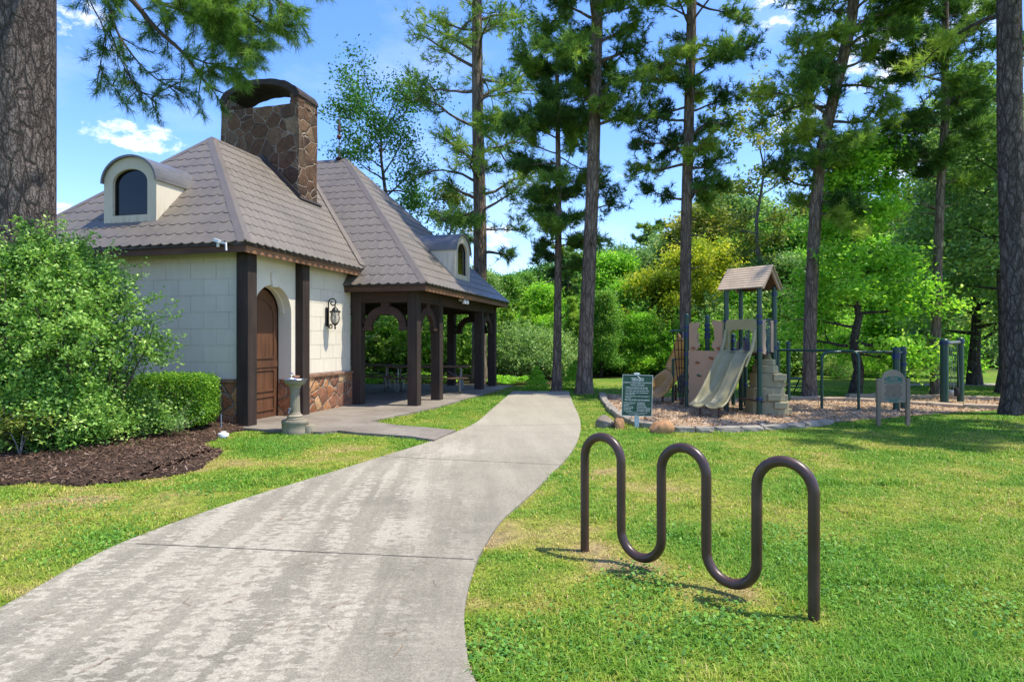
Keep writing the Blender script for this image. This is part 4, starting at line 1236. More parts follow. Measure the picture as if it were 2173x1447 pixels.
lg.bar((-.11, -.008, fz(.262)), (.11, -.008, fz(.262)), .002, .0025)
lg.build('logo', M['sign_white'], panel)

# tan welcome sign
wx, wy = G(1895, 904)
ws = empty('welcome_sign', (wx, wy, 0), .03, 'tan arched welcome sign between two posts on the shaded lawn', 'sign')
for s in (-1, 1):
    MB().cbox(s * .262 - .033, s * .262 + .033, -.03, .03, -.05, .83, .008).build('post', M['sign_tan_post'], ws)
o_ = [(-.222, .41), (.222, .41), (.222, .76)] + [(.222 * math.cos(math.pi * i / 24), .76 + .225 * math.sin(math.pi * i / 24)) for i in range(1, 24)] + [(-.222, .76)]
wp = MB().prism(o_, lambda a, b, d: (a, d, b), -.012, .012).build('panel', M['sign_tan'], ws)
# WELCOME on an arch
m = MB()
me = text_mesh('WELCOME', .10, 'CENTER', .001, .003)
xs_ = [v.co.x for v in me.vertices]; k = .335 / (max(xs_) - min(xs_))
m.add([(v.co.x * k, -.0135 - v.co.z, .805 + v.co.y * (.78 + .62 * math.cos(v.co.x * k / .168 * 1.45)) + .016 * math.cos(v.co.x * k / .168 * 1.4)) for v in me.vertices], [tuple(p.vertices) for p in me.polygons])
m.build('welcome_lettering', M['sign_teal'], wp)
m = MB().bar((-.17, -.0135, .757), (.17, -.0135, .757), .002, .012)
m.build('underline', M['sign_teal'], wp); m = MB()
m.bar((-.165, -.0135, .470), (.165, -.0135, .470), .002, .008)
m.build('underline', M['sign_teal'], wp); m = MB()
m.prism([(-.08, .43), (.08, .43), (.08, .455), (-.08, .455)], lambda a, b, d: (a, d, b), -.0145, -.0125)
m.build('emblem_bar', M['sign_teal'], wp)
text_lines([('THIS PLAY AREA', 0, .715, .036, 'CENTER', .27), ('WAS DESIGNED FOR', 0, .678, .036, 'CENTER', .31), ('CHILDREN AGED', 0, .641, .036, 'CENTER', .32), ('FIVE TO TWELVE', 0, .604, .036, 'CENTER', .26), ('ADULT SUPERVISION', 0, .567, .036, 'CENTER', .34), ('IS RECOMMENDED', 0, .530, .036, 'CENTER', .32)], M['sign_brown'], wp).location = (0, -.0135, 0)
text_lines([('PLAY IT SAFE', 0, .495, .040, 'CENTER', .29)], M['sign_teal'], wp).location = (0, -.0135, 0)
for x in (-.205, .205):
    for z in (.49, .72): MB().lathe([(.009, 0), (.009, .004), (.004, .006)], (0, 0, 0), 8).build('bolt', M['galv'], wp)
for o, (x, z) in zip([c for c in wp.children if c.name.startswith('bolt')], [(-.205, .49), (-.205, .72), (.205, .49), (.205, .72)]):
    o.location = (x, -.0125, z); o.rotation_euler = (math.pi / 2, 0, 0)

# ================================================================== boulders
def boulder(name, px, py, sx_, sy_, sz, mat, seed, label, rz=0, cuts=9):
    x, y = G(px, py); r = random.Random(seed)
    bm = bmesh.new(); bmesh.ops.create_icosphere(bm, subdivisions=4, radius=1)
    for _ in range(cuts):
        n = Vector((r.uniform(-1, 1), r.uniform(-1, 1), r.uniform(-.3, 1))).normalized(); k = r.uniform(.55, .82)
        for v in bm.verts:
            d = v.co.dot(n)
            if d > k: v.co -= n * (d - k) * .92
    for v in bm.verts:
        v.co += v.co.normalized() * (.035 * math.sin(v.co.x * 9 + seed) * math.sin(v.co.y * 8) + r.uniform(-.006, .006))
        v.co = Vector((v.co.x * sx_, v.co.y * sy_, v.co.z * sz))
    o = MB().bm(bm).build(name, mat); o.data.shade_smooth(); o.data.set_sharp_from_angle(angle=.5)
    o.location = (x, y + sy_ * .8, sz * .45); o.rotation_euler = (0, 0, rz)
    return tag(o, label, 'boulder')
boulder('boulder', 1290, 909, .20, .17, .15, M['boulder_grey'], 5, 'weathered grey brown boulder at the kerb left of the green rules sign', .3)
boulder('boulder', 1314, 911, .10, .10, .165, M['boulder'], 8, 'thin tan slab of rock leaning on the grey boulder left of the rules sign', .9)
boulder('boulder', 1406, 921, .225, .16, .18, M['boulder'], 12, 'orange brown boulder on the kerb right of the green rules sign', -.2)
def pebble(px, py, s, seed, lab): 
    o = boulder('stone', px, py, s, s * .8, s * .6, M['boulder_grey'], seed, lab, seed, 5); o['category'] = 'stone'

# ================================================================== play tower
n_ = np.array((-.8, -.6)); d1 = np.array((-.6, .8))
FR = np.array((4.95, 12.73)); FL = FR + d1 * .76; BR = FR - n_ * .54; BL = FL - n_ * .52
def W(u, v, z): q = FR + d1 * u - n_ * v; return (q[0], q[1], z)      # u along the front, v to the back
tw = empty('play_tower', (FR[0], FR[1], 0), 0, 'green post play tower with tan roof, double slide, climbing wall and rope net', 'play structure')
_o = tw.location
tw.location = (0, 0, 0)
def pole(x, y, z1, r=.05, nm='post', par=tw, cap=True, clamps=()):
    m = MB().tube([(x, y, -.05), (x, y, z1)], r, 14)
    if cap: m.lathe([(r * 1.12, z1 - .03), (r * 1.12, z1), (r * .9, z1 + .03), (r * .4, z1 + .05)], (x, y, 0), 14)
    o = m.build(nm, M['pg_green'], par, smooth=True)
    for z in clamps:
        c = MB().lathe([(r * 1.04, z - .034), (r * 1.2, z - .028), (r * 1.2, z - .012), (r * 1.08, z - .008), (r * 1.08, z + .008), (r * 1.2, z + .012), (r * 1.2, z + .028), (r * 1.04, z + .034)], (x, y, 0), 14)
        c.bar((x - r * 1.4, y, z), (x + r * 1.4, y, z), .02, .024)
        c.build('clamp', M['pg_blue'], o, smooth=True)
    return o
pole(*FR, 2.60, clamps=(.33, 1.31, 1.98, 1.86), cap=False); pole(*FL, 2.60, clamps=(1.9, 1.3), cap=False)
pole(*BR, 2.60, clamps=(2.45, 1.88, 1.35), cap=False); pole(*BL, 2.60, .045, clamps=(1.3,), cap=False)
Gp = FR + d1 * 1.77; Hp = np.array(AT(1501, 724, 14.2)[:2])
pole(*Gp, 2.05, clamps=(1.80, 1.66, 1.60, 1.2, .55)); pole(*Hp, 2.02, clamps=(1.84, 1.74, 1.64, 1.58))
for px, Y, z, c in ((1556, 14.6, 1.62, (1.5, 1.3)), (1581, 15.2, 1.55, (1.3, 1.22)), (1519, 15.0, 1.50, ()), (1582, 14.4, 1.0, (.5,)), (1606, 13.9, 1.2, (.95,))):
    x, y, _ = AT(px, 724, Y); pole(x, y, z, .045, clamps=c)
# roof
rf = MB(); T = .03
rv0, rv1, ru0, ru1 = -.09, .63, -.14, .92
mid = (rv0 + rv1) / 2; ze, zr = 2.56, 3.02
nc = 9
for sgn in (0, 1):
    for k in range(nc):
        a0, a1 = k / nc, (k + 1) / nc + .02
        va = rv0 + (mid - rv0) * a0 if sgn == 0 else rv1 + (mid - rv1) * a0
        vb = rv0 + (mid - rv0) * min(1, a1) if sgn == 0 else rv1 + (mid - rv1) * min(1, a1)
        za, zb_ = ze + (zr - ze) * a0, ze + (zr - ze) * min(1, a1)
        e = .016
        rf.hexa([W(ru0, va, za - .006), W(ru1, va, za - .006), W(ru1, vb, zb_ - .006), W(ru0, vb, zb_ - .006), W(ru0, va, za + e), W(ru1, va, za + e), W(ru1, vb, zb_ + .004), W(ru0, vb, zb_ + .004)])
roof_o = rf.build('roof', M['pg_roof'], tw)
for u in (ru0 + .05, ru1 - .05):
    gb = MB().ring([(rv0 + .02, ze - .03), (mid, zr - .03), (rv1 - .02, ze - .03)], [(rv0 + .08, ze - .03), (mid, zr - .12), (rv1 - .08, ze - .03)], lambda a, b, d, u=u: W(u + d, a, b), -.02, .02, closed=False)
    gb.build('gable_trim', M['pg_tan'], roof_o)
ce = MB()
ce.hexa([W(ru0 + .08, rv0 + .03, ze - .02), W(ru1 - .08, rv0 + .03, ze - .02), W(ru1 - .08, mid, zr - .05), W(ru0 + .08, mid, zr - .05), W(ru0 + .08, rv0 + .03, ze - .01), W(ru1 - .08, rv0 + .03, ze - .01), W(ru1 - .08, mid, zr - .04), W(ru0 + .08, mid, zr - .04)])
ce.hexa([W(ru0 + .08, rv1 - .03, ze - .02), W(ru1 - .08, rv1 - .03, ze - .02), W(ru1 - .08, mid, zr - .05), W(ru0 + .08, mid, zr - .05), W(ru0 + .08, rv1 - .03, ze - .01), W(ru1 - .08, rv1 - .03, ze - .01), W(ru1 - .08, mid, zr - .04), W(ru0 + .08, mid, zr - .04)])
ce.build('roof_lining', M['fascia'], roof_o)
# decks
dk = MB()
dk.hexa([W(.03, .03, 1.20), W(.73, .03, 1.20), W(.73, .5, 1.20), W(.03, .5, 1.20), W(.03, .03, 1.25), W(.73, .03, 1.25), W(.73, .5, 1.25), W(.03, .5, 1.25)])
dk.hexa([W(.80, .03, 1.16), W(1.72, .03, 1.16), W(1.72, .8, 1.16), W(.80, .8, 1.16), W(.80, .03, 1.21), W(1.72, .03, 1.21), W(1.72, .8, 1.21), W(.80, .8, 1.21)])
dk.build('deck', M['pg_deck'], tw)
st = MB()
st.hexa([W(.05, .62, .56), W(.65, .62, .56), W(.65, 1.15, .56), W(.05, 1.15, .56), W(.05, .62, .60), W(.65, .62, .60), W(.65, 1.15, .60), W(.05, 1.15, .60)])
st.hexa([W(.05, .45, .24), W(.75, .45, .24), W(.75, .62, .24), W(.05, .62, .24), W(.05, .45, .28), W(.75, .45, .28), W(.75, .62, .28), W(.05, .62, .28)])
st.bar(W(-.1, .02, .28), W(.5, .1, .30), .035, .035)
st.build('step', M['pg_deck'], tw)
# double slide
path_s = [(-.03, 1.262), (.10, 1.255), (.20, 1.20), (.32, 1.04), (.46, .83), (.60, .63), (.74, .46), (.88, .335), (1.0, .265), (1.10, .235), (1.20, .225), (1.26, .21)]
prof = [(-.35, .155), (-.325, .170), (-.30, .15), (-.275, .06), (-.24, .012), (-.16, .0), (-.09, .010), (-.045, .045), (-.02, .085), (0, .092), (.02, .085), (.045, .045), (.09, .010), (.16, .0), (.24, .012), (.275, .06), (.30, .15), (.325, .170), (.35, .155)]
Tm = FR + d1 * .38
vs = []; fs = []
for i, (s, z) in enumerate(path_s):
    a, b = path_s[max(i - 1, 0)], path_s[min(i + 1, len(path_s) - 1)]
    tx, tz = b[0] - a[0], b[1] - a[1]; l = math.hypot(tx, tz); nx, nz = -tz / l, tx / l
    k = min(1.0, .30 + .7 * max(0, s) / .34) if s < .8 else max(.25, 1 - (s - .8) / .55)
    wd = 1.0 + .10 * min(1, max(0, s / 1.2))
    for w, h in prof:
        hh = h * (k if h > .1 else (.55 + .45 * k))
        q = Tm + n_ * (s + nx * hh) + d1 * (w * wd)
        vs.append((q[0], q[1], z + nz * hh))
npf = len(prof)
for i in range(len(path_s) - 1):
    for j in range(npf - 1):
        fs.append((i * npf + j, i * npf + j + 1, (i + 1) * npf + j + 1, (i + 1) * npf + j))
sl = MB().add(vs, fs).build('slide', M['pg_slide'], tw)
sl.data.shade_smooth()
so_ = sl.modifiers.new('thickness', 'SOLIDIFY'); so_.thickness = .03; so_.offset = -1
ss = sl.modifiers.new('smooth', 'SUBSURF'); ss.levels = 2; ss.render_levels = 2
# hood over the slide top
def rrect(hw, z0, z1, r, n=6, r0=None):
    P = []
    r0 = r if r0 is None else r0
    for cx, cz, a0, rr_ in ((hw - r0, z0 + r0, -math.pi / 2, r0), (hw - r, z1 - r, 0, r), (-hw + r, z1 - r, math.pi / 2, r), (-hw + r0, z0 + r0, math.pi, r0)):
        P += [(cx + rr_ * math.cos(a0 + math.pi / 2 * i / n), cz + rr_ * math.sin(a0 + math.pi / 2 * i / n)) for i in range(n + 1)]
    return P
hood = MB()
ho = rrect(.355, 1.27, 1.935, .07, r0=.01); hi_ = rrect(.275, 1.285, 1.72, .13, r0=.04)
hood.ring(ho, hi_, lambda a, b, d: tuple(np.r_[Tm + n_ * (d + .10 * max(0, (1.5 - b)) ) + d1 * a, b]), .0, .07)
hood.build('slide_hood', M['pg_slide'], sl, bevel=.012)
wg = MB()
for w in (-.335, .335):
    A_ = Tm + n_ * .075 + d1 * w; B_ = Tm + n_ * .22 + d1 * (w * 1.02); C_w = Tm + n_ * .42 + d1 * (w * 1.03)
    wg.tube([(*A_, 1.72), (*(A_ * .6 + B_ * .4), 1.50), (*B_, 1.30), (*C_w, .985)], [.030, .036, .034, .022], 10)
wg.build('hood_flare', M['pg_slide'], sl, smooth=True)
lgm = MB()
for w in (-.22, .22):
    q = Tm + n_ * 1.10 + d1 * w
    lgm.tube([(q[0], q[1], -.04), (q[0], q[1], .235)], .022, 8)
lgm.build('slide_leg', M['iron_brown'], sl)
# climbing wall
cw = MB()
edge = [(.80 + .0, .08)]
ol = [(.82, .08), (.82, 1.28)] + [(1.72, 1.28)] + [(1.72 + .018 * math.sin(k * 1.9), 1.28 - .1 * k) for k in range(1, 12)] + [(1.72, .08)]
cwl = cw.prism(ol, lambda a, b, d: W(a, d, b), -.015, .015).build('climbing_wall', M['pg_tan'], tw)
hold_shape = [(-.05, 0), (-.03, .025), (.01, .03), (.05, .012), (.055, -.012), (.02, -.02), (-.03, -.018)]
rr = random.Random(4)
for u, z, mt in ((1.58, 1.33, 'hold_orange'), (1.48, 1.02, 'hold_orange'), (1.12, 1.12, 'hold_orange'), (1.44, .74, 'hold_green'), (1.05, .86, 'hold_green'), (1.30, .42, 'hold_blue'), (1.50, .16, 'hold_orange'), (.93, 1.33, 'hold_orange'), (1.02, .55, 'hold_blue')):
    bm = bmesh.new(); bmesh.ops.create_icosphere(bm, subdivisions=2, radius=1)
    for v in bm.verts:
        v.co *= 1 + .18 * math.sin(v.co.x * 5 + u * 9)
        q = W(u + v.co.x * .062, -.02 + v.co.y * .035, z + v.co.z * .028 + .012 * v.co.x)
        v.co = Vector(q)
    MB().bm(bm).build('climbing_hold', M[mt], cwl, smooth=True)
# wavy upper side panels
def wavy(u0, u1, z0, z1, v, side, name='wavy_panel'):
    n = 18
    e = [((u1 if side > 0 else u0) + side * (.03 * math.sin(i / n * 9) - .02 * math.cos(i / n * 17)), z0 + (z1 - z0) * i / n) for i in range(n + 1)]
    s_ = [((u0 if side > 0 else u1), z0), *e, ((u0 if side > 0 else u1), z1 - .02)]
    MB().prism(s_, lambda a, b, d: W(a, v + d, b), -.018, .018).build(name, M['pg_tan'], tw)
wavy(1.48, 1.70, 1.285, 1.90, 0, -1); wavy(.84, 1.06, 1.285, 1.93, .0, 1); wavy(1.30, 1.44, 1.23, 1.90, .60, -1)
# right side panels and blue rails
def vpanel(v0, v1, z0, z1, u, name='side_panel', mat='pg_tan'):
    n = 12
    e = [(v1 + .012 * math.sin(i * 1.3), z0 + (z1 - z0) * i / n) for i in range(n + 1)]
    MB().prism([(v0, z0 + .02), *e, (v0, z1 - .03)], lambda a, b, d: W(u + d, a, b), -.018, .018).build(name, M[mat], tw)
vpanel(.08, .20, 1.22, 1.93, 0); vpanel(.40, .52, 1.25, 1.92, 0)
rl = MB()
for z in (1.93, 1.30): rl.tube([W(0, .2, z), W(0, .42, z)], .012, 6)
for k in range(4): rl.tube([W(0, .225 + .05 * k, 1.3), W(0, .225 + .05 * k, 1.93)], .008, 6)
for k in range(5): rl.tube([W(.72 - .0 * k, .62 + .04 * k, 1.25), W(.72, .62 + .04 * k, 1.72)], .009, 6)
for k in range(6): rl.tube([W(.25 + .06 * k, .80, 1.25), W(.25 + .06 * k, .80, 1.72)], .008, 6)
for z in (1.25, 1.72): rl.tube([W(.2, .80, z), W(.75, .80, z)], .012, 6)
rl.build('guard_rail', M['pg_blue'], tw, smooth=True)
MB().prism(rrect(.16, 1.22, 1.50, .03), lambda a, b, d: W(.9 + a, .82 + d, b), -.015, .015).build('side_panel', M['pg_tan'], tw)
# rope net at the left
nt = MB()
ex, ey, _ = AT(1426, 724, 14.25); gx_, gy_ = Gp
rb = MB().tube([(gx_, gy_, 1.72), (ex, ey, 1.72), (ex - .03, ey + .02, 1.70)], .026, 10); net_bar = rb.build('net_bar', M['pg_green'], tw, smooth=True)
tops = [0.06, .38, .62, .85]
foots = [.20, .34, .48, .62]
for i, t in enumerate(tops):
    a = np.array((gx_ + (ex - gx_) * (1 - t) , gy_ + (ey - gy_) * (1 - t), 1.70)); b = np.array((gx_ - .02 + (ex - gx_) * .55 * (1 - foots[i]), gy_ - .02, .08))
    nt.tube([tuple(a + (b - a) * s + np.array((0, 0, -.02 * math.sin(s * 3.1)))) for s in np.linspace(0, 1, 8)], .011, 6)
for k in range(1, 8):
    s = k / 8
    pts = []
    for i, t in enumerate(tops):
        a = np.array((gx_ + (ex - gx_) * (1 - t), gy_ + (ey - gy_) * (1 - t), 1.70)); b = np.array((gx_ - .02 + (ex - gx_) * .55 * (1 - foots[i]), gy_ - .02, .08))
        pts.append(tuple(a + (b - a) * s))
    nt.tube([(gx_, gy_, pts[-1][2])] + pts[::-1], .009, 6)
nt.build('rope_net', M['rope'], tw)
rr2 = MB(); x2, y2, _ = AT(1428, 724, 15.2)
rr2.tube([(x2, y2, -.05), (x2, y2, 1.05)], .03, 10); rr2.tube([(x2, y2, 1.05), (gx_, gy_ + .9, 1.05)], .022, 8)
rr2.build('hand_rail', M['pg_green'], tw, smooth=True)
# curving tan slide behind
cpath = [AT(1466, 722, 14.9), AT(1461, 745, 15.1), AT(1452, 772, 15.35), AT(1438, 797, 15.5), AT(1420, 817, 15.45), AT(1406, 830, 15.25), AT(1397, 838, 14.95), AT(1393, 841, 14.7)]
cp_ = catmull(cpath, 5); vs = []; fs = []
pr2 = [(-.27, .27), (-.25, .29), (-.225, .24), (-.19, .08), (-.10, .0), (0, -.01), (.10, .0), (.19, .08), (.225, .24), (.25, .29), (.27, .27)]
for i, p in enumerate(cp_):
    t = Vector(cp_[min(i + 1, len(cp_) - 1)]) - Vector(cp_[max(i - 1, 0)]); t.normalize()
    sd = t.cross(Vector((0, 0, 1))).normalized(); up = sd.cross(t)
    k = 1 if i < len(cp_) * .75 else 1 - .55 * (i - len(cp_) * .75) / (len(cp_) * .25)
    for w, h in pr2: vs.append(Vector(p) + sd * w + up * (h * k if h > .1 else h))
for i in range(len(cp_) - 1):
    for j in range(len(pr2) - 1):
        a = i * len(pr2) + j; fs.append((a, a + 1, a + 1 + len(pr2), a + len(pr2)))
cs = MB().add(vs, fs).build('curved_slide', M['pg_curve'], tw); cs.data.shade_smooth()
k = cs.modifiers.new('thickness', 'SOLIDIFY'); k.thickness = .03; k.offset = -1
m = MB()
for px, py, Y, zt_ in ((1406, 852, 15.3, .22), (1429, 853, 15.45, .42), (1434, 852, 15.7, .42)):
    x, y, _ = AT(px, py, Y); m.tube([(x, y, -.05), (x, y, zt_)], .028, 8)
m.build('slide_leg', M['iron_brown'], cs)
# stepped rock climber
rk = MB(); rr = random.Random(2)
lv = [(0, .275, 4.88, 5.61, .30), (.275, .55, 4.90, 5.54, .27), (.55, .84, 4.95, 5.50, .24), (.84, .99, 5.0, 5.43, .21), (.99, 1.12, 5.05, 5.385, .18), (1.12, 1.24, 5.16, 5.31, .14)]
for k, (z0, z1, xa, xb, dp) in enumerate(lv):
    yf_, yb_ = 13.05 - dp, 13.05 + dp; w_ = xb - xa; f1, f2 = ((.30, .62), (.22, .50), (.40, .72), (.28, .6), (.35, .66), (.3, .6))[k]
    P = [(xa, yb_), (xa, yf_ + .12), (xa + f1 * w_, yf_ + .03), (xa + f2 * w_, yf_ - .04), (xb - .05, yf_ + .02), (xb, yf_ + .12), (xb, yb_)]
    n = len(P); cxk, cyk = (xa + xb) / 2, 13.05
    sh = .97 if k < 5 else .62
    vs = [(x, y, z0) for x, y in P] + [(cxk + (x - cxk) * sh, cyk + (y - cyk) * sh, z1 - (.003 if k < 5 else .0)) for x, y in P]
    rk.add(vs, [tuple(reversed(range(n))), tuple(range(n, 2 * n))] + [(i, (i + 1) % n, (i + 1) % n + n, i + n) for i in range(n)])
    if k < 3:   # moulded foot blocks standing out of the face
        rk.box(xa + f2 * w_ - .10, xa + f2 * w_ + .16, yf_ - .075, yf_ + .10, z0 + (.14 if k != 1 else .02), z1 - (.015 if k != 1 else .13))
        rk.box(xb - .14, xb + .022, yf_ + .03, yf_ + .20, z0 + .004, z0 + .13)
rk.build('rock_climber', M['pg_rock'], tw, bevel=.012)
tw.location = _o
for c in tw.children: c.location = c.location - _o

# ================================================================== bars
def P3(px, py, Y): return AT(px, py, Y)
bars = empty('overhead_bars', (0, 0, 0), 0, 'long green parallel bars with bent ends and post pairs beside the play tower', 'climbing bars')
def gpole(px, pyb, ztop, r, par, clamps=()):
    x, y = G(px, pyb); return pole(x, y, ztop, r, par=par, clamps=clamps), (x, y)
_, p1 = gpole(1650, 856, 1.49 - (728 - 724) / 90, .05, bars, ()); _, p2 = gpole(1673, 852, 1.44, .052, bars)
_, p3 = gpole(1902, 872, 1.32, .066, bars, (1.2, 1.14)); _, p4 = gpole(1916.5, 869, 1.33, .058, bars, (1.24, .98))
e1 = G(1822, 872.5); e2 = G(1744, 869)
def zat(px, py, pt): return H - (py - CY) / F * pt[1]
za = zat(0, 741, e1)
def bent(start, end, z):
    s, e = np.array(start), np.array(end); d = (s - e) / np.linalg.norm(s - e)
    pts = [(*s, z), (*(e + d * .16), z)]
    for k in range(1, 7):
        a = math.pi / 2 * k / 6
        pts.append((*(e + d * .16 * (1 - math.sin(a))), z - .16 * (1 - math.cos(a))))
    pts += [(*e, z - .5), (*e, -.05)]
    return MB().tube(pts, .030, 10)
bent(p1, e1, 1.27).build('bar', M['pg_green'], bars, smooth=True)
bent(p4, e2, 1.25).build('bar', M['pg_green'], bars, smooth=True)
rg = MB()
rg.tube([(*p1, 1.27), (*p2, 1.27)], .026, 8); rg.tube([(*p3, 1.23), (*p4, 1.25)], .028, 8)
rg.build('cross_bar', M['pg_green'], bars, smooth=True)

# swing frame and bucket swings
sf = empty('swing_frame', (0, 0, 0), 0, 'green two post swing frame standing far right in the wood chips', 'swing frame')
_, s1 = gpole(2004, 860, 1.50, .088, sf, (1.44,)); _, s2 = gpole(2038, 855.5, 1.53, .072, sf, (1.47,))
MB().tube([(*s1, 1.44), (*s2, 1.46)], .045, 10).build('top_bar', M['galv'], sf, smooth=True)
for k, (t, px, py, lab) in enumerate(((.28, 2013, 835, 'grey bucket swing on chains, nearer and lower of the two in the frame'), (.66, 2024, 830, 'dark bucket swing on chains, farther and higher of the two in the frame'))):
    q = np.array(s1) * (1 - t) + np.array(s2) * t
    zsw = H - (py - CY) / F * q[1]
    sw = empty('bucket_swing', (q[0], q[1], zsw - .06), .2 * k, lab, 'swing', 'bucket swings hanging in the green frame')
    m = MB()
    for a in (-.07, .07):
        for b in (-.05, .05): m.tube([(a * .6, b * .4, 1.44 - zsw + .06), (a, b, .16)], .006, 5)
    m.build('chain', M['galv'], sw)
    m = MB().lathe([(.07, -.06), (.10, -.02), (.105, .10), (.095, .14), (.08, .13), (.085, .0), (.05, -.03)], (0, 0, 0), 14, 1, .8)
    m.build('seat', M['rope'] if k else M['galv'], sw, smooth=True)
# bench and table in the shade by the leaning pine
bx0, by0 = G(1712, 846)
bt = empty('park_table', (bx0 + .1, by0 + 1.6, 0), .05, 'dark green park table with benches in the shade behind the leaning pine', 'picnic table')
MB().cbox(-.75, .75, -.3, .3, .40, .44, .006).build('tabletop', M['bench_green'], bt)
for s in (-1, 1):
    MB().cbox(-.75, .75, s * .5 - .1, s * .5 + .1, .20, .235, .006).build('bench_seat', M['bench_green'], bt)
    m = MB()
    for x in (-.55, .55): m.tube([(x, s * .55, -.02), (x, s * .2, .40)], .022, 6)
    m.build('leg', M['bench_green'], bt)
# ================================================================== vegetation
def unit(v): return v / np.maximum(np.linalg.norm(v, axis=-1, keepdims=True), 1e-9)
def leaves(c, size, rs, tint, up=.25, asp=.55):
    """rhombic leaves at the centres c, turned at random with a lean to lying flat"""
    n = len(c)
    a = unit(rs.normal(0, 1, (n, 3)) * np.array((1, 1, .6)))
    nr = unit(rs.normal(0, 1, (n, 3)) + np.array((0, 0, up * 4)))
    a = unit(a - nr * (a * nr).sum(1, keepdims=True)); b = np.cross(nr, a)
    s = (size * rs.uniform(.65, 1.35, n))[:, None]
    fold = nr * s * rs.uniform(-.25, .25, n)[:, None]
    V = np.stack([c - a * s, c + b * s * asp + fold, c + a * s, c - b * s * asp + fold], 1).reshape(-1, 3)
    return V, np.repeat(np.clip(tint, 0, 1), 4)
def quad_mesh(name, V, tint):
    return np_mesh(name, V, np.arange(len(V)).reshape(-1, 4), {'tint': tint})

def limb_path(p, d, L, rs, n=6, lift=0., wob=.12, droop=0.):
    p = np.array(p, float); d = np.array(d, float); d /= np.linalg.norm(d)
    pts = [p.copy()]
    for i in range(n):
        t = (i + 1) / n
        d = d + rs.normal(0, wob, 3) + np.array((0, 0, lift - droop * t * 2)) / n
        d /= np.linalg.norm(d)
        p = p + d * L / n
        pts.append(p.copy())
    return np.array(pts)

def broadleaf(seed, Ht, rx, base, nl, per, leaf, spread=.42, r0=None, lean=(0, 0), profile='round', fill=1.0, sub=4, clump_t=.28, trunkvis=.85, tm=.45):
    rs = np.random.RandomState(seed)
    r0 = r0 or Ht * .017
    m = MB()
    k = 9
    tp = np.array([(lean[0] * (i / k) ** 1.3 + rs.normal(0, Ht * .008) * (i > 0), lean[1] * (i / k) ** 1.3 + rs.normal(0, Ht * .008) * (i > 0), Ht * trunkvis * i / k - (.1 if i == 0 else 0)) for i in range(k + 1)])
    m.tube(tp, [r0 * (1.5 if i == 0 else 1.12 if i == 1 else 1) * (1 - .82 * i / k) for i in range(k + 1)], 9)
    cl = []
    for i in range(nl):
        h = base + (.97 - base) * (i + rs.rand()) / nl
        hh = min(h, trunkvis)
        f = hh / trunkvis * k; j = min(int(f), k - 1); p = tp[j] * (1 - f + j) + tp[j + 1] * (f - j)
        u = (h - base) / (1 - base)
        if profile == 'round': w = math.sqrt(max(.05, 1 - (2 * u - .85) ** 2 / 1.4))
        elif profile == 'cone': w = 1.05 - .85 * u
        elif profile == 'vase': w = .35 + .75 * u
        else: w = .9 - .3 * abs(2 * u - 1)
        L = rx * w * rs.uniform(.72, 1.08)
        az = i * 2.399 + rs.normal(0, .4)
        el = .15 + .9 * u if profile != 'cone' else .05 + .3 * u
        P = limb_path(p, (math.cos(az), math.sin(az), el), L, rs, 6, .15, .14, .12)
        rb = r0 * (1 - .8 * hh) * .45
        m.tube(P, [rb * (1 - .85 * t / 6) for t in range(7)], 5, cap=False)
        cl += [(P[q], .8) for q in (4, 5, 6)]
        for s in range(sub):
            q = rs.randint(2, 6); dd = P[q + 1] - P[q]
            S = limb_path(P[q], unit(dd + rs.normal(0, .55, 3) * np.linalg.norm(dd)), L * rs.uniform(.25, .5), rs, 3, .1, .2)
            m.tube(S, [rb * .45, rb * .3, rb * .2, rb * .08], 4, cap=False)
            cl += [(S[2], .6), (S[3], .75)]
    cl.append((tp[-1] + np.array((0, 0, .05 * Ht)), 1))
    C, T = [], []
    for c, w in cl:
        n = int(per * w * rs.uniform(.5, 1.4) * fill)
        if n < 1: continue
        sg = spread * rs.uniform(.6, 1.25)
        C.append(c + rs.normal(0, 1, (n, 3)) * sg * np.array((1, 1, .6)))
        T.append(np.clip(rs.normal(tm, clump_t * .6) + rs.normal(0, clump_t * .55, n), 0, 1))
    C = np.concatenate(C); T = np.concatenate(T)
    k_ = C[:, 2] > .1
    V, t = leaves(C[k_], leaf, rs, T[k_])
    return m, V, t

def needles(c, d, rs, L, K, w, tint):
    """tufts: K needles fanned around direction d at every centre"""
    n = len(c)
    c = np.repeat(c, K, 0); d = np.repeat(d, K, 0); tint = np.repeat(tint, K)
    dd = unit(d * .75 + unit(rs.normal(0, 1, (n * K, 3))) * rs.uniform(.3, 1.0, (n * K, 1)))
    s = unit(np.cross(dd, unit(rs.normal(0, 1, (n * K, 3))))) * w
    l = (L * rs.uniform(.7, 1.15, n * K))[:, None]
    st = c + d * (rs.uniform(-.35, .25, (n * K, 1)) * L)
    tip = st + dd * l + np.array((0, 0, -.10)) * l
    V = np.stack([st - s, st + s, tip], 1).reshape(-1, 3)
    return V, np.repeat(np.clip(tint + rs.normal(0, .13, n * K), 0, 1), 3)

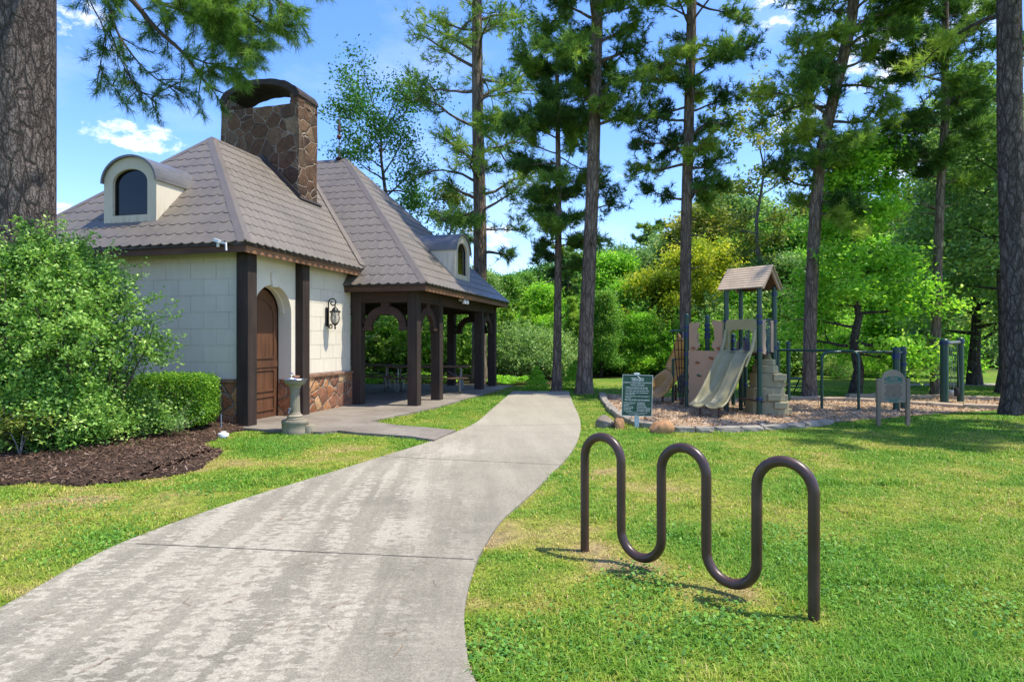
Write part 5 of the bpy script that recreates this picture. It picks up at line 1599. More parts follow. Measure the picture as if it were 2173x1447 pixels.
def pine(seed, trunk, r0, r1, z0, z1, nb, rx, K=15, L=.21, w=.009, up=.25, sub=9, dens=1.0, stubs=6, per=3, shape='loose', flare=1.35):
    """trunk: list of (x, y, z) control points; crown from z0 to z1"""
    rs = np.random.RandomState(seed)
    m = MB()
    tp = np.array(catmull(trunk, 6)); k = len(tp)
    z = tp[:, 2]
    rad = [(r0 + (r1 - r0) * (q / z[-1])) * (1 + (flare - 1) * math.exp(-max(q, 0) / .35)) for q in z]
    m.tube(tp, rad, 14)
    C, D, T = [], [], []
    def at(h): return np.array([np.interp(h, z, tp[:, i]) for i in range(3)])
    for i in range(nb):
        u = (i + rs.rand() * .9) / nb
        h = z0 + (z1 - z0) * u
        p = at(min(h, z[-1])); 
        wdt = (.55 + .9 * u if u < .4 else 1.0 - .75 * max(0, u - .5) * 1.2) if shape == 'loose' else (1.0 - .8 * u)
        Lb = rx * max(.2, wdt) * rs.uniform(.55, 1.15)
        az = i * 2.399 + rs.normal(0, .5)
        P = limb_path(p, (math.cos(az), math.sin(az), rs.uniform(-.15, .45) + up * u), Lb, rs, 8, .15, .16, .35)
        rb = max(.012, (r0 + (r1 - r0) * (h / z[-1])) * rs.uniform(.22, .36))
        m.tube(P, [rb * (1 - .85 * t / 8) for t in range(9)], 6, cap=False)
        bt = np.clip(rs.normal(.46, .25), .03, .97)
        for s in range(int(sub * (Lb / rx + .4))):
            f = rs.uniform(.30, 1.0) * 8; q = min(int(f), 7); pp = P[q] * (1 - f + q) + P[q + 1] * (f - q)
            dd = unit(P[q + 1] - P[q]); sd = unit(np.cross(dd, np.array((0, 0, 1.))) * rs.choice((-1, 1)) + dd * rs.uniform(.2, 1.0) + np.array((0, 0, rs.uniform(-.45, .5))))
            Ls = Lb * rs.uniform(.16, .36)
            S = limb_path(pp, sd, Ls, rs, 4, .3, .18)
            m.tube(S, [rb * .30, rb * .24, rb * .18, rb * .12, rb * .06], 4, cap=False)
            for j in range(1, 5):
                for _ in range(per):
                    if rs.rand() > dens: continue
                    c = S[j] + rs.normal(0, .055 + .05 * Ls, 3)
                    C.append(c); D.append(unit(S[j] - S[j - 1] + rs.normal(0, .5, 3) * np.linalg.norm(S[j] - S[j - 1]) + np.array((0, 0, .03)))); T.append(bt + rs.normal(0, .12))
            if rs.rand() < .5:
                e = S[-1]
                for _ in range(per): C.append(e + rs.normal(0, .10, 3)); D.append(unit(rs.normal(0, 1, 3) + np.array((0, 0, .5)))); T.append(bt + rs.normal(.08, .12))
    for i in range(stubs):
        h = z0 * rs.uniform(.45, .95); p = at(h); az = rs.uniform(0, 6.28)
        P = limb_path(p, (math.cos(az), math.sin(az), .2), rs.uniform(.25, .8), rs, 4, .2, .25)
        m.tube(P, [.035, .028, .02, .014, .006], 5, cap=False)
    V, t = needles(np.array(C), np.array(D), rs, L, K, w, np.array(T))
    return m, V, t

def plant(name, parts, loc, label, cat, group=None, bark=None, leafm=None, rz=0, sc=1.0, crown='crown', trunk='trunk', tri=False):
    m, V, t = parts
    r = empty(name, loc, rz, label, cat, group)
    if m is not None and m.v: m.build(trunk, M[bark], r, smooth=True)
    me = np_mesh(crown, V, np.arange(len(V)).reshape(-1, 3 if tri else 4), {'tint': t})
    link(crown, me, M[leafm], r)
    r.scale = (sc, sc, sc)
    return r

# ---------------- the tall pines
def gx3(px, py, Y): 
    a = AT(px, py, Y); return np.array(a)
def lean_trunk(px0, pyb, pts, Ht, Y=None):
    """trunk control points relative to the base from pixel positions along the trunk"""
    if Y is None: x, y = G(px0, pyb)
    else: x, y, _ = AT(px0, pyb, Y)
    out = [(0, 0, -.15)]
    for px, py in pts:
        a = AT(px, py, y); out.append((a[0] - x, 0, a[2]))
    a, b = out[-2], out[-1]
    k = (Ht - b[2]) / (b[2] - a[2])
    out.append((b[0] + (b[0] - a[0]) * k * .7, .1, Ht))
    return (x, y, 0), out
def big_pine(seed, px0, pyb, pts, Ht, r0, r1, z0, rx, nb, label, Y=None, mat='needle', bark='bark', **kw):
    loc, tr = lean_trunk(px0, pyb, pts, Ht, Y)
    return plant('pine_tree', pine(seed, tr, r0, r1, z0, Ht, nb, rx, **kw), loc, label, 'pine tree', 'tall pines on the park lawn', bark, mat, tri=True)
big_pine(21, 1017, 830, [(1017, 700), (1019, 500), (1014, 250), (1012, 0)], 17.5, .27, .15, 4.6, 3.5, 50, 'tall bare trunked pine rising behind the right end of the pavilion roof', Y=22.5, K=10, sub=9, per=2, L=.30, w=.012, dens=.9, stubs=5)
big_pine(22, 1181, 831, [(1183, 700), (1185, 480), (1184, 300), (1182, 150)], 10.3, .135, .05, 3.7, 2.0, 44, 'thinner dark pine with low branches behind the far end of the path', K=17, sub=10, per=3, L=.22, w=.009, stubs=3)
big_pine(23, 1239, 836, [(1244, 700), (1254, 480), (1262, 250), (1268, 0)], 16.5, .215, .12, 7.5, 2.4, 52, 'thick straight pine at the right edge of the path end', K=17, sub=10, per=3, L=.21, w=.009)
big_pine(24, 1452, 834, [(1454, 700), (1456, 480), (1462, 250), (1468, 0)], 17, .165, .12, 5.3, 2.7, 58, 'straight pine standing just behind the play tower and rope net', K=17, sub=10, per=3, L=.22, w=.009, dens=.9)
big_pine(25, 1718, 847, [(1719, 700), (1728, 500), (1740, 350), (1766, 220), (1797, 90), (1812, 0)], 15.5, .165, .12, 4.6, 2.5, 60, 'pine leaning to the right behind the overhead bars', K=17, sub=10, per=3, L=.21, w=.009, dens=.95)
big_pine(26, 1986, 844, [(1986, 700), (1990, 560), (1996, 400), (2004, 280), (2006, 150)], 13.5, .125, .07, 5.6, 2.3, 52, 'slim grey pine rising beside the green swing frame', K=17, sub=10, per=3, L=.21, w=.009)
big_pine(27, 2160, 880, [(2156, 700), (2149, 480), (2143, 250), (2141, 0)], 15, .235, .19, 7.3, 2.9, 15, 'massive dark pine at the right edge of the lawn', mat='needle', bark='bark_near', K=14, sub=9, per=3, L=.22, w=.008, flare=1.5, stubs=2)
# a pine off the right edge: its crown shades the lawn and playground, its foot stands outside the frame
big_pine(28, 2780, 930, [(2780, 600), (2775, 300), (2770, 0)], 15, .26, .16, 7.0, 2.9, 34, 'pine beyond the right side of the lawn shading the grass', K=13, sub=9, per=3, L=.24, w=.012)

# ---------------- near pine at the left with its overhanging limb
x0, y0 = -7.42, 9.6
trunk = [(0, 0, -.1), (0, 0, 1.5), (.01, 0, 3.5), (.03, 0, 6.0), (.05, 0, 9), (.1, 0, 13), (.15, .1, 17)]
m_, V_, t_ = pine(31, trunk, .46, .36, 11.0, 17, 22, 3.6, K=10, sub=8, per=2, L=.26, w=.012, stubs=0, flare=1.3)
lp = plant('pine_tree', (m_, V_, t_), (x0, y0, 0), 'massive plated pine trunk at the left edge with limb hanging over the roof', 'pine tree', 'tall pines on the park lawn', 'bark_near', 'needle', tri=True)
def hanging_limb():
    rs = np.random.RandomState(77)
    m = MB(); C, D, T = [], [], []; Bm = MB()
    Yl = 8.8
    def S(px, py, Y=Yl): return np.array(AT(px, py, Y)) - np.array((x0, y0, 0))
    start = np.array((.30, -.05, 7.6))
    def limb(pts, r, nsub, subL, tufts, brown=0., tint=.5, sd_=.7):
        P = np.array(catmull(pts, 6)); k = len(P)
        m.tube(P, [r * (1 - .88 * i / (k - 1)) for i in range(k)], 7, cap=False)
        seg = np.r_[0, np.cumsum(np.linalg.norm(np.diff(P, axis=0), axis=1))]
        for s in range(nsub):
            f = rs.uniform(.18, 1.0) * seg[-1]; pp = np.array([np.interp(f, seg, P[:, i]) for i in range(3)])
            q = min(np.searchsorted(seg, f), k - 1); dd = unit(P[q] - P[q - 1])
            sd = unit(dd * rs.uniform(.4, 1.1) + rs.normal(0, sd_, 3) + np.array((0, 0, -.15)))
            B = limb_path(pp, sd, subL * rs.uniform(.5, 1.2), rs, 5, .25, .15, .25)
            m.tube(B, [.011, .009, .007, .005, .004, .002], 5, cap=False)
            for j in range(2, 6):
                for _ in range(tufts):
                    C.append(B[j] + rs.normal(0, .025, 3)); D.append(unit(unit(B[j] - B[j - 1]) + rs.normal(0, .45, 3))); T.append(tint + rs.normal(0, .12))
        for f in np.linspace(.75, 1, 5) * seg[-1]:
            pp = np.array([np.interp(f, seg, P[:, i]) for i in range(3)])
            C.append(pp); D.append(unit(P[-1] - P[-3])); T.append(tint)
    main = [start, S(120, -160), S(270, -10), S(330, 60), S(390, 115), S(440, 180), S(490, 205)]
    limb(main, .055, 24, .50, 3, tint=.38)
    limb([S(150, -140), S(225, 0), S(245, 60), S(275, 110), S(310, 150), S(350, 180), S(385, 190)], .022, 26, .40, 2, tint=.26)
    limb([S(160, -100), S(190, 0), S(215, 50), S(225, 90), S(213, 140), S(230, 175), S(265, 205)], .012, 14, .34, 2, tint=.24)
    limb([S(230, 60), S(250, 110), S(272, 160), S(300, 195), S(325, 212)], .012, 16, .34, 2, tint=.26)
    limb([S(270, -60), S(330, 0), S(400, 30), S(470, 70), S(530, 105), S(545, 120)], .03, 36, .48, 4, tint=.52)
    limb([S(300, -80), S(400, -20), S(480, 10), S(545, 40), S(585, 70)], .03, 36, .48, 4, tint=.58)
    limb([S(400, -90), S(520, -40), S(600, 10), S(635, 40), S(648, 55)], .02, 20, .40, 3, tint=.5)
    limb([S(520, -90), S(640, -30), S(690, -5)], .014, 10, .30, 3, tint=.5)
    limb([S(400, 120), S(440, 135), S(490, 145), S(530, 150)], .014, 16, .34, 3, tint=.52)
    limb([S(440, -60), S(450, 0), S(470, 60), S(500, 90)], .02, 34, .45, 4, tint=.5)
    V, t = needles(np.array(C), np.array(D), rs, .155, 17, .0030, np.array(T))
    return m, V, t
m_, V_, t_ = hanging_limb()
lb = m_.build('limb', M['twig'], lp, smooth=True)
link('limb_needles', np_mesh('limb_needles', V_, np.arange(len(V_)).reshape(-1, 3), {'tint': t_}), M['needle'], lb)

# ---------------- broad leaved trees one can tell apart
def single(name, px, Y, parts, leafm, label, bark='bark_dark', sc=1.0, rz=0, cat='tree', group=None):
    x = (px - CX) / F * Y
    return plant(name, parts, (x, Y, 0), label, cat, group, bark, leafm, rz, sc)
single('sparse_tree', 872, 25.5, broadleaf(41, 11.6, 2.9, .36, 24, 85, .062, .30, .20, (-1.35, 0), 'vase', .9, 6, tm=.22), 'leaf', 'open leaning broadleaf tree against the sky above the pavilion roof')
single('sparse_tree', 945, 27, broadleaf(42, 8.3, 1.5, .45, 14, 50, .06, .26, .11, (.35, 0), 'round', .9, 5, tm=.3), 'leaf_olive', 'small sparse tree between the pavilion roof and the bare pine trunk')
single('sparse_tree', 1608, 27, broadleaf(43, 11.6, 2.5, .40, 20, 36, .085, .27, .16, (.1, 0), 'vase', .8, 5), 'leaf_olive', 'thin topped yellowing tree rising behind the play tower roof', 'bark_grey')
single('sweetgum_tree', 1812, 17.0, broadleaf(44, 7.6, 2.0, .13, 30, 105, .062, .26, .13, (.12, 0), 'cone', 1.0, 5), 'leaf_bright', 'bright green sweetgum with low limbs behind the overhead bars')
single('grey_oak', 2068, 21.5, broadleaf(45, 9.0, 3.0, .16, 34, 150, .075, .36, .18, (0, 0), 'round', 1.0, 5), 'leaf_blue', 'dense grey green oak behind the swing frame at the right')
single('dark_oak', 2126, 18.2, broadleaf(46, 8.0, 2.6, .34, 26, 110, .075, .36, .14, (0, 0), 'round', 1.0, 4), 'leaf_blue', 'dark trunked oak just left of the massive right pine')
single('yellow_tree', 1480, 31, broadleaf(47, 5.6, 2.5, .12, 30, 150, .075, .34, .10, (0, 0), 'round', 1.0, 5), 'leaf_yellow', 'golden yellow green tree behind the rope net')
single('yellow_tree', 1400, 29, broadleaf(48, 4.0, 2.0, .08, 26, 150, .07, .32, .09, (0, 0), 'round', 1.0, 5), 'leaf_yellow', 'lower yellow green tree behind the green rules sign')
# young bright conifers at the end of the path
def cypress(seed, h, rx, n=2600):
    rs = np.random.RandomState(seed); m = MB().tube([(0, 0, -.05), (0, 0, h * .8)], [.02, .005], 6)
    u = rs.rand(n) ** .75; z = .04 * h + u * h * .96; r = rx * (1 - u) ** .8 * rs.uniform(.45, 1.05, n) * (1 + .25 * np.sin(u * 34)); a = rs.uniform(0, 6.28, n)
    C = np.c_[r * np.cos(a), r * np.sin(a), z - .10 * r]
    V, t = leaves(C, .030, rs, rs.normal(.5, .2, n), .1, .35)
    return m, V, t
single('young_cypress', 1139, 19.1, cypress(51, .74, .46, 5200), 'leaf_bright', 'small bright cone shaped cypress at the end of the path', 'twig', cat='shrub')
single('young_cypress', 1222, 19.6, cypress(52, .9, .62, 5600), 'leaf_bright', 'bright feathery young cypress half behind the thick straight pine', 'twig', cat='shrub')
# ---------------- shrubs at the building
def shrub(seed, n, cx, cy, cz, rx, ry, rz_, leaf, sprays, spl, clump=.16, per=26):
    rs = np.random.RandomState(seed); m = MB()
    C, T = [], []
    nc = n // per
    d = unit(rs.normal(0, 1, (nc, 3))); d[:, 2] = np.where(d[:, 2] < -.75, -d[:, 2], d[:, 2])
    lump = 1 + .28 * np.sin(d[:, 0] * 5 + 1) * np.sin(d[:, 1] * 4 + 2) + .18 * np.sin(d[:, 2] * 7 + d[:, 0] * 3)
    rr_ = rs.uniform(.62, 1.02, nc) * lump
    ctr = np.c_[cx + d[:, 0] * rx * rr_, cy + d[:, 1] * ry * rr_, cz + d[:, 2] * rz_ * rr_]
    ctr = ctr[ctr[:, 2] > .10]
    for c in ctr:
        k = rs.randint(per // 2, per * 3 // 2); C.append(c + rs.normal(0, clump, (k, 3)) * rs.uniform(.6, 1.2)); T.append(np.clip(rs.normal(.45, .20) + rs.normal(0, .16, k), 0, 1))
    for i in range(16):
        a = i * 2.4; e = (cx + rx * .6 * math.cos(a), cy + ry * .6 * math.sin(a), cz + rz_ * rs.uniform(0, .7))
        P = limb_path((cx + .2 * math.cos(a), cy + .2 * math.sin(a), 0), np.array(e) - np.array((cx, cy, 0)), np.linalg.norm(np.array(e) - np.array((cx, cy, 0))), rs, 5, .1, .1)
        m.tube(P, [.025, .02, .016, .012, .008, .004], 5, cap=False)
    for i in range(sprays):
        dd = unit(rs.normal(0, 1, 3)); dd[2] = abs(dd[2]) * .9 - .1
        p = np.array((cx + dd[0] * rx * .85, cy + dd[1] * ry * .85, cz + dd[2] * rz_ * .85))
        P = limb_path(p, dd + rs.normal(0, .35, 3), spl * rs.uniform(.5, 1.3), rs, 6, .2, .2)
        m.tube(P, [.005, .0045, .004, .003, .002, .0015, .001], 4, cap=False)
        for j in range(1, 7):
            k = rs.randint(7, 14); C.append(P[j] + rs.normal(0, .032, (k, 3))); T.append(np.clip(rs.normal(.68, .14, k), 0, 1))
    C = np.concatenate(C); T = np.concatenate(T); ok = C[:, 2] > .03
    V, t = leaves(C[ok], leaf, rs, T[ok], .25, .55)
    return m, V, t
def multi(*ps):
    m = MB(); Vs, ts = [], []
    for p in ps:
        m.add(p[0].v, p[0].f); Vs.append(p[1]); ts.append(p[2])
    return m, np.concatenate(Vs), np.concatenate(ts)
bz = .12
big = multi(shrub(61, 21000, -1.1, .1, 1.15, 1.35, .95, 1.35, .026, 90, .45, .11, 44), shrub(62, 9000, .08, -.1, 1.42, .70, .75, .95, .026, 130, .55, .11, 44), shrub(63, 11000, -.7, -.25, .60, 1.2, .80, .60, .025, 60, .25, .11, 44), shrub(641, 9000, .0, -.45, .50, .70, .55, .52, .025, 50, .2, .10, 44), shrub(642, 11000, -.25, -.68, .40, 1.0, .45, .46, .025, 40, .2, .10, 44), shrub(64, 11000, -.75, .2, 2.25, 1.0, .7, .58, .025, 110, .5, .11, 44))
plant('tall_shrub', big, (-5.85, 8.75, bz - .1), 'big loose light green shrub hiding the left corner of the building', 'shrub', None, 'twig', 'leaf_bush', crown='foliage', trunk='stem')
def hedge(seed, x0, x1, y0, y1, z1, n=15000):
    rs = np.random.RandomState(seed); m = MB()
    P = rs.rand(n * 2, 3) * 2 - 1
    k = (np.abs(P) ** 6).sum(1) ** (1 / 6); d = P / k[:, None]
    C = d * (1 - .20 * rs.rand(n * 2) ** 1.6)[:, None]
    C = np.c_[(x0 + x1) / 2 + C[:, 0] * (x1 - x0) / 2, (y0 + y1) / 2 + C[:, 1] * (y1 - y0) / 2, z1 / 2 + .04 + C[:, 2] * (z1 / 2 - .02)]
    C += rs.normal(0, .022, C.shape) + (.05 * (vnoise(C[:, 0] * 3 + C[:, 2] * 2, C[:, 1] * 3 + C[:, 2], 3.0) - .5))[:, None] * np.sign(P)
    for x in np.arange(x0 + .15, x1 - .1, .16): m.tube([(x, (y0 + y1) / 2, -.05), (x + .03, (y0 + y1) / 2, z1 * .7)], [.018, .006], 5)
    tint = np.clip(rs.normal(.42, .2, len(C)) + .35 * (rs.rand(len(C)) > .85), 0, 1)
    V, t = leaves(C, .016, rs, tint, .2, .6)
    return m, V, t
plant('clipped_hedge', hedge(65, -.52, .66, -.36, .36, .84), (-5.50, 10.28, .10), 'boxwood hedge clipped square beside the corner post', 'hedge', None, 'twig', 'leaf_box', crown='foliage', trunk='stem')
hg2 = np.array(0)
def juniper(seed, n=2600):
    rs = np.random.RandomState(seed); m = MB(); C, T = [], []
    for i in range(70):
        a = rs.uniform(0, 6.28); P = limb_path((rs.normal(0, .1), rs.normal(0, .08), .02), (math.cos(a), math.sin(a) * .8, rs.uniform(.35, 1.2)), rs.uniform(.2, .46), rs, 5, .1, .15)
        m.tube(P, [.006, .005, .004, .003, .002, .001], 4, cap=False)
        for j in range(1, 6):
            k = 12; C.append(P[j] + rs.normal(0, .022, (k, 3))); T.append(rs.normal(.4, .2, k))
    V, t = leaves(np.concatenate(C), .016, rs, np.concatenate(T), .1, .28)
    return m, V, t
jx, jy = G(318, 938)
plant('low_juniper', juniper(66), (jx, jy + .1, bed_z(jx, jy) - .02), 'low grey green juniper on the mulch in front of the clipped hedge', 'shrub', None, 'twig', 'leaf_blue', crown='foliage', trunk='stem', sc=1.45)
jx, jy = G(235, 945)
plant('low_shrub', shrub(67, 6500, 0, 0, .20, .75, .42, .30, .022, 40, .22), (jx, jy + .15, bed_z(jx, jy) - .02), 'low spreading green shrub at the foot of the big shrub', 'shrub', None, 'twig', 'leaf_bush', crown='foliage', trunk='stem')
def sapling(seed):
    rs = np.random.RandomState(seed); m = MB(); C, T = [], []
    for a in (-.4, .5, 1.6):
        P = limb_path((0, 0, 0), (.35 * math.cos(a * 2.2), .1, 1), .5, rs, 5, 0, .12)
        m.tube(P, [.010, .009, .008, .006, .004, .003], 6, cap=False)
        for q in (3, 4, 5):
            for s in range(3):
                S = limb_path(P[q], (rs.normal(0, 1), rs.normal(0, .6), .15), .22, rs, 4, 0, .2, .4)
                m.tube(S, [.004, .003, .002, .002, .001], 4, cap=False)
                for j in range(1, 5):
                    C.append(S[j] + rs.normal(0, .035, (10, 3))); T.append(rs.normal(.35, .2, 10))
    V, t = leaves(np.concatenate(C), .026, rs, np.concatenate(T), .5, .5)
    return m, V, t
jx, jy = G(42, 988)
plant('maple_sapling', sapling(68), (jx, jy, bed_z(jx, jy) - .03), 'small dull maple sapling with pale stems in the mulch at far left', 'sapling', None, 'bark_grey', 'leaf_olive', crown='foliage', trunk='stem')
gx_, gy_ = AT(815, 724, 21.3)[:2]
def groundcover(seed, n, rx, ry, h, leaf):
    rs = np.random.RandomState(seed)
    x, y = rs.uniform(-1, 1, n), rs.uniform(-1, 1, n)
    top = h * (.35 + .65 * vnoise(x * rx + 50, y * ry + 20, 1.6)) * (1 - .6 * np.maximum(abs(x), abs(y)) ** 3)
    C = np.c_[x * rx, y * ry, top * rs.uniform(.35, 1, n) ** .5]
    V, t = leaves(C, leaf, rs, rs.normal(.5, .2, n), .5, .6)
    return MB().tube([(0, 0, -.05), (0, 0, h * .5)], [.02, .01], 5), V, t
plant('leafy_shrub', groundcover(69, 5200, 2.6, .6, .52, .05), (gx_ - .2, gy_ + .6, 0), 'low bright yellow green bushes seen through the pavilion arch', 'shrub', None, 'twig', 'leaf_bright', crown='foliage', trunk='stem')
plant('leafy_shrub', groundcover(70, 2600, .9, .5, .40, .04), (.05, 22.0, 0), 'low bright leafy growth at the back corner of the pavilion', 'shrub', None, 'twig', 'leaf_bright', crown='foliage', trunk='stem')

# ---------------- the wood behind: copies of a few trees
protos = {}
def proto(key, parts, bark, leafm, tri=False, crown='crown', trunk='trunk'):
    m, V, t = parts
    tm = bpy.data.meshes.new(trunk); 
    o = m.build(trunk, M[bark], None, smooth=True); tm = o.data; bpy.data.objects.remove(o)
    lm = np_mesh(crown, V, np.arange(len(V)).reshape(-1, 3 if tri else 4), {'tint': t}); lm.materials.append(M[leafm])
    protos[key] = (tm, lm, trunk, crown)
proto('oakA', broadleaf(81, 9, 3.1, .14, 34, 190, .105, .50, .16, (0, 0), 'round', 1, 5, .34), 'bark_dark', 'leaf')
proto('oakB', broadleaf(82, 10, 2.7, .10, 38, 190, .10, .46, .16, (.3, 0), 'cone', 1, 5, .34), 'bark_dark', 'leaf')
proto('oakC', broadleaf(83, 9, 3.3, .18, 34, 190, .105, .52, .15, (-.3, 0), 'round', 1, 5, .34), 'bark_dark', 'leaf_blue')
proto('oakD', broadleaf(84, 9, 2.8, .12, 34, 180, .10, .46, .15, (0, 0), 'vase', 1, 5, .34), 'bark_dark', 'leaf_olive')
proto('oakE', broadleaf(85, 8, 2.9, .10, 34, 180, .095, .44, .14, (0, 0), 'cone', 1, 5, .34), 'bark_dark', 'leaf_bright')
proto('pineA', pine(86, [(0, 0, -.1), (0, 0, 4), (.2, 0, 8), (.2, 0, 12.5)], .17, .05, 6.0, 13.2, 44, 2.4, K=12, sub=8, per=4, L=.34, w=.022, stubs=2, shape='loose'), 'bark', 'needle', True)
proto('pineB', pine(87, [(0, 0, -.1), (0, 0, 2), (.05, 0, 4), (.1, 0, 6.4)], .09, .02, .5, 6.6, 46, 1.7, K=12, sub=8, per=4, L=.26, w=.018, stubs=0, shape='cone'), 'bark', 'needle_bright', True)
proto('bushA', shrub(88, 11000, 0, 0, .95, 1.5, 1.2, 1.0, .042, 160, 1.0, .28, 30), 'twig', 'leaf', crown='foliage', trunk='stem')
proto('bushB', shrub(89, 10000, 0, 0, .85, 1.4, 1.1, .95, .042, 150, .95, .28, 30), 'twig', 'leaf_blue', crown='foliage', trunk='stem')
proto('bushC', shrub(90, 9000, 0, 0, .8, 1.3, 1.1, .9, .042, 160, 1.0, .28, 30), 'twig', 'leaf_bright', crown='foliage', trunk='stem')
rsf = np.random.RandomState(5)
def forest(key, name, px, Y, sc, label, cat, group, sx=1.0):
    tm, lm, tn, cn = protos[key]
    r = empty(name, ((px - CX) / F * Y, Y, 0), rsf.uniform(0, 6.28), label, cat, group)
    for me, n in ((tm, tn), (lm, cn)):
        o = bpy.data.objects.new(n, me); COL.objects.link(o); o.parent = r
    r.scale = (sc * sx, sc * sx, sc)
    return r
NM = {'oakA': ('oak_tree', 'mid green bushy oak in the wood'), 'oakB': ('sweetgum_tree', 'tall narrow green sweetgum in the wood'), 'oakC': ('oak_tree', 'greyish green spreading oak in the wood'),
      'oakD': ('elm_tree', 'olive green open topped elm in the wood'), 'oakE': ('maple_tree', 'fresh light green maple in the wood'), 'pineA': ('pine_tree', 'bare trunked pine in the wood'), 'pineB': ('young_pine', 'bushy young pine growing to the ground')}
def zone(px): return 'behind the pavilion' if px < 1030 else 'beyond the path end' if px < 1260 else 'behind the rules sign' if px < 1500 else 'behind the play tower' if px < 1740 else 'behind the bars' if px < 2000 else 'behind the swing frame'
# px, depth, top pixel -> scale
hts = {'oakA': 9.4, 'oakB': 10.3, 'oakC': 9.4, 'oakD': 9.6, 'oakE': 8.3, 'pineA': 13.2, 'pineB': 6.7}
row = [('oakA', 1052, 37, 582), ('oakB', 1100, 42, 560), ('oakE', 1150, 36, 590), ('pineA', 1205, 45, 520), ('oakE', 1300, 34, 520), ('oakC', 1345, 44, 540), ('pineA', 1392, 52, 475), ('oakC', 1440, 46, 520),
       ('oakD', 1500, 42, 470), ('oakC', 1560, 45, 440), ('pineA', 1530, 58, 400), ('oakA', 1650, 36, 465), ('oakE', 1700, 44, 450), ('oakD', 1760, 40, 440), ('oakE', 1870, 36, 480), ('oakE', 1920, 27, 520), ('oakD', 1960, 42, 470),
       ('oakE', 2040, 44, 430), ('oakC', 2110, 40, 370), ('oakB', 2190, 44, 400),
       ('oakB', 1075, 56, 575), ('oakA', 1180, 58, 560), ('oakC', 1255, 55, 545), ('oakA', 1320, 60, 560), ('oakB', 1410, 62, 540), ('oakA', 1480, 60, 520), ('oakC', 1600, 58, 500), ('oakA', 1680, 60, 480), ('oakB', 1740, 58, 470), ('oakC', 1820, 56, 460), ('oakA', 1900, 54, 440), ('oakB', 2000, 56, 430), ('oakA', 2090, 52, 420),
       ('oakA', 720, 33, 590), ('oakC', 790, 35, 600), ('oakB', 850, 38, 560), ('oakD', 900, 33, 560), ('oakA', 960, 35, 575), ('oakC', 1010, 32, 590), ('oakA', 640, 40, 560), ('oakB', 560, 42, 560), ('oakC', 480, 44, 560), ('oakE', 1020, 27, 640),
       ('pineB', 1075, 25.5, 640), ('pineB', 1115, 28, 650), ('pineB', 1050, 30, 620), ('pineB', 1215, 27, 630), ('oakE', 1360, 27, 655), ('oakB', 1275, 26, 600), ('oakE', 1325, 30, 585), ('oakE', 1570, 27, 600), ('oakC', 1650, 27, 560), ('oakE', 1700, 29, 520)]
for key, px, Y, top in row:
    ht = H - (top - CY) / F * Y
    nm, lb_ = NM[key]; z = zone(px)
    d_ = 'far back' if Y > 50 else 'front row' if Y < 31 else 'middle row'
    forest(key, nm, px, Y, ht / hts[key], f'{lb_}, {d_}, {z}', 'tree', f'{nm.replace("_", " ")}s of the {d_} {z}', rsf.uniform(.9, 1.2) if key[0] == 'o' else 1.0)
BN = {'bushA': 'dark green bush at the wood edge', 'bushB': 'grey green bush at the wood edge', 'bushC': 'light green bush at the wood edge'}
bush_row = [(700, 27), (745, 25.5), (790, 28), (835, 26.5), (880, 28), (930, 26), (975, 28), (1015, 25), (1060, 27), (1100, 24.5), (1135, 27.5), (1170, 25), (1205, 28), (1250, 30), (1290, 31), (1340, 29), (1385, 30), (1425, 28), (1470, 27), (1520, 28), (1560, 25.5), (1600, 27), (1650, 30), (1700, 31), (1750, 33), (1800, 34), (1850, 36), (1900, 36), (1950, 38), (2000, 37), (2050, 38), (2100, 36), (2150, 37), (2200, 38),
            (1040, 33), (1120, 34), (1200, 35), (1280, 38), (1360, 37), (1450, 38), (1540, 36), (1630, 38), (660, 31), (720, 30), (600, 33), (810, 31), (900, 32), (990, 31), (1840, 26), (1780, 25.5)]
for i, (px, Y) in enumerate(bush_row):
    key = ('bushA', 'bushB', 'bushA', 'bushC', 'bushB')[i % 5]
    forest(key, 'understorey_bush', px, Y, (rsf.uniform(.6, .95) if 1000 < px < 1340 else rsf.uniform(1.0, 1.6) if i < 48 else .42), f'{BN[key]}, {zone(px)}', 'bush', f'{key[-1].lower()} type understorey bushes {zone(px)}'.replace('a type', 'dark green').replace('b type', 'grey green').replace('c type', 'light green'))
# ================================================================== sky, sun and camera
SUN_AZ, SUN_EL = math.radians(99.8), math.radians(65.5)      # azimuth from +Y towards +X
sd = Vector((math.sin(SUN_AZ) * math.cos(SUN_EL), math.cos(SUN_AZ) * math.cos(SUN_EL), math.sin(SUN_EL)))
w = bpy.data.worlds.new('World'); SC.world = w; w.use_nodes = True
nt = w.node_tree; N = nt.nodes; Lk = nt.links.new
bg = N['Background']
sky = N.new('ShaderNodeTexSky'); sky.sky_type = 'NISHITA'; sky.sun_disc = False
sky.sun_elevation = SUN_EL; sky.sun_rotation = SUN_AZ; sky.air_density = 1.0; sky.dust_density = .6; sky.ozone_density = 3.0
tc = N.new('ShaderNodeTexCoord')
sep = N.new('ShaderNodeSeparateXYZ'); Lk(tc.outputs['Generated'], sep.inputs[0])
def mth(op, a, b=None, clamp=False):
    n = N.new('ShaderNodeMath'); n.operation = op; n.use_clamp = clamp
    for i, v in enumerate((a, b)):
        if v is None: continue
        if hasattr(v, 'is_output'): Lk(v, n.inputs[i])
        else: n.inputs[i].default_value = v
    return n.outputs[0]
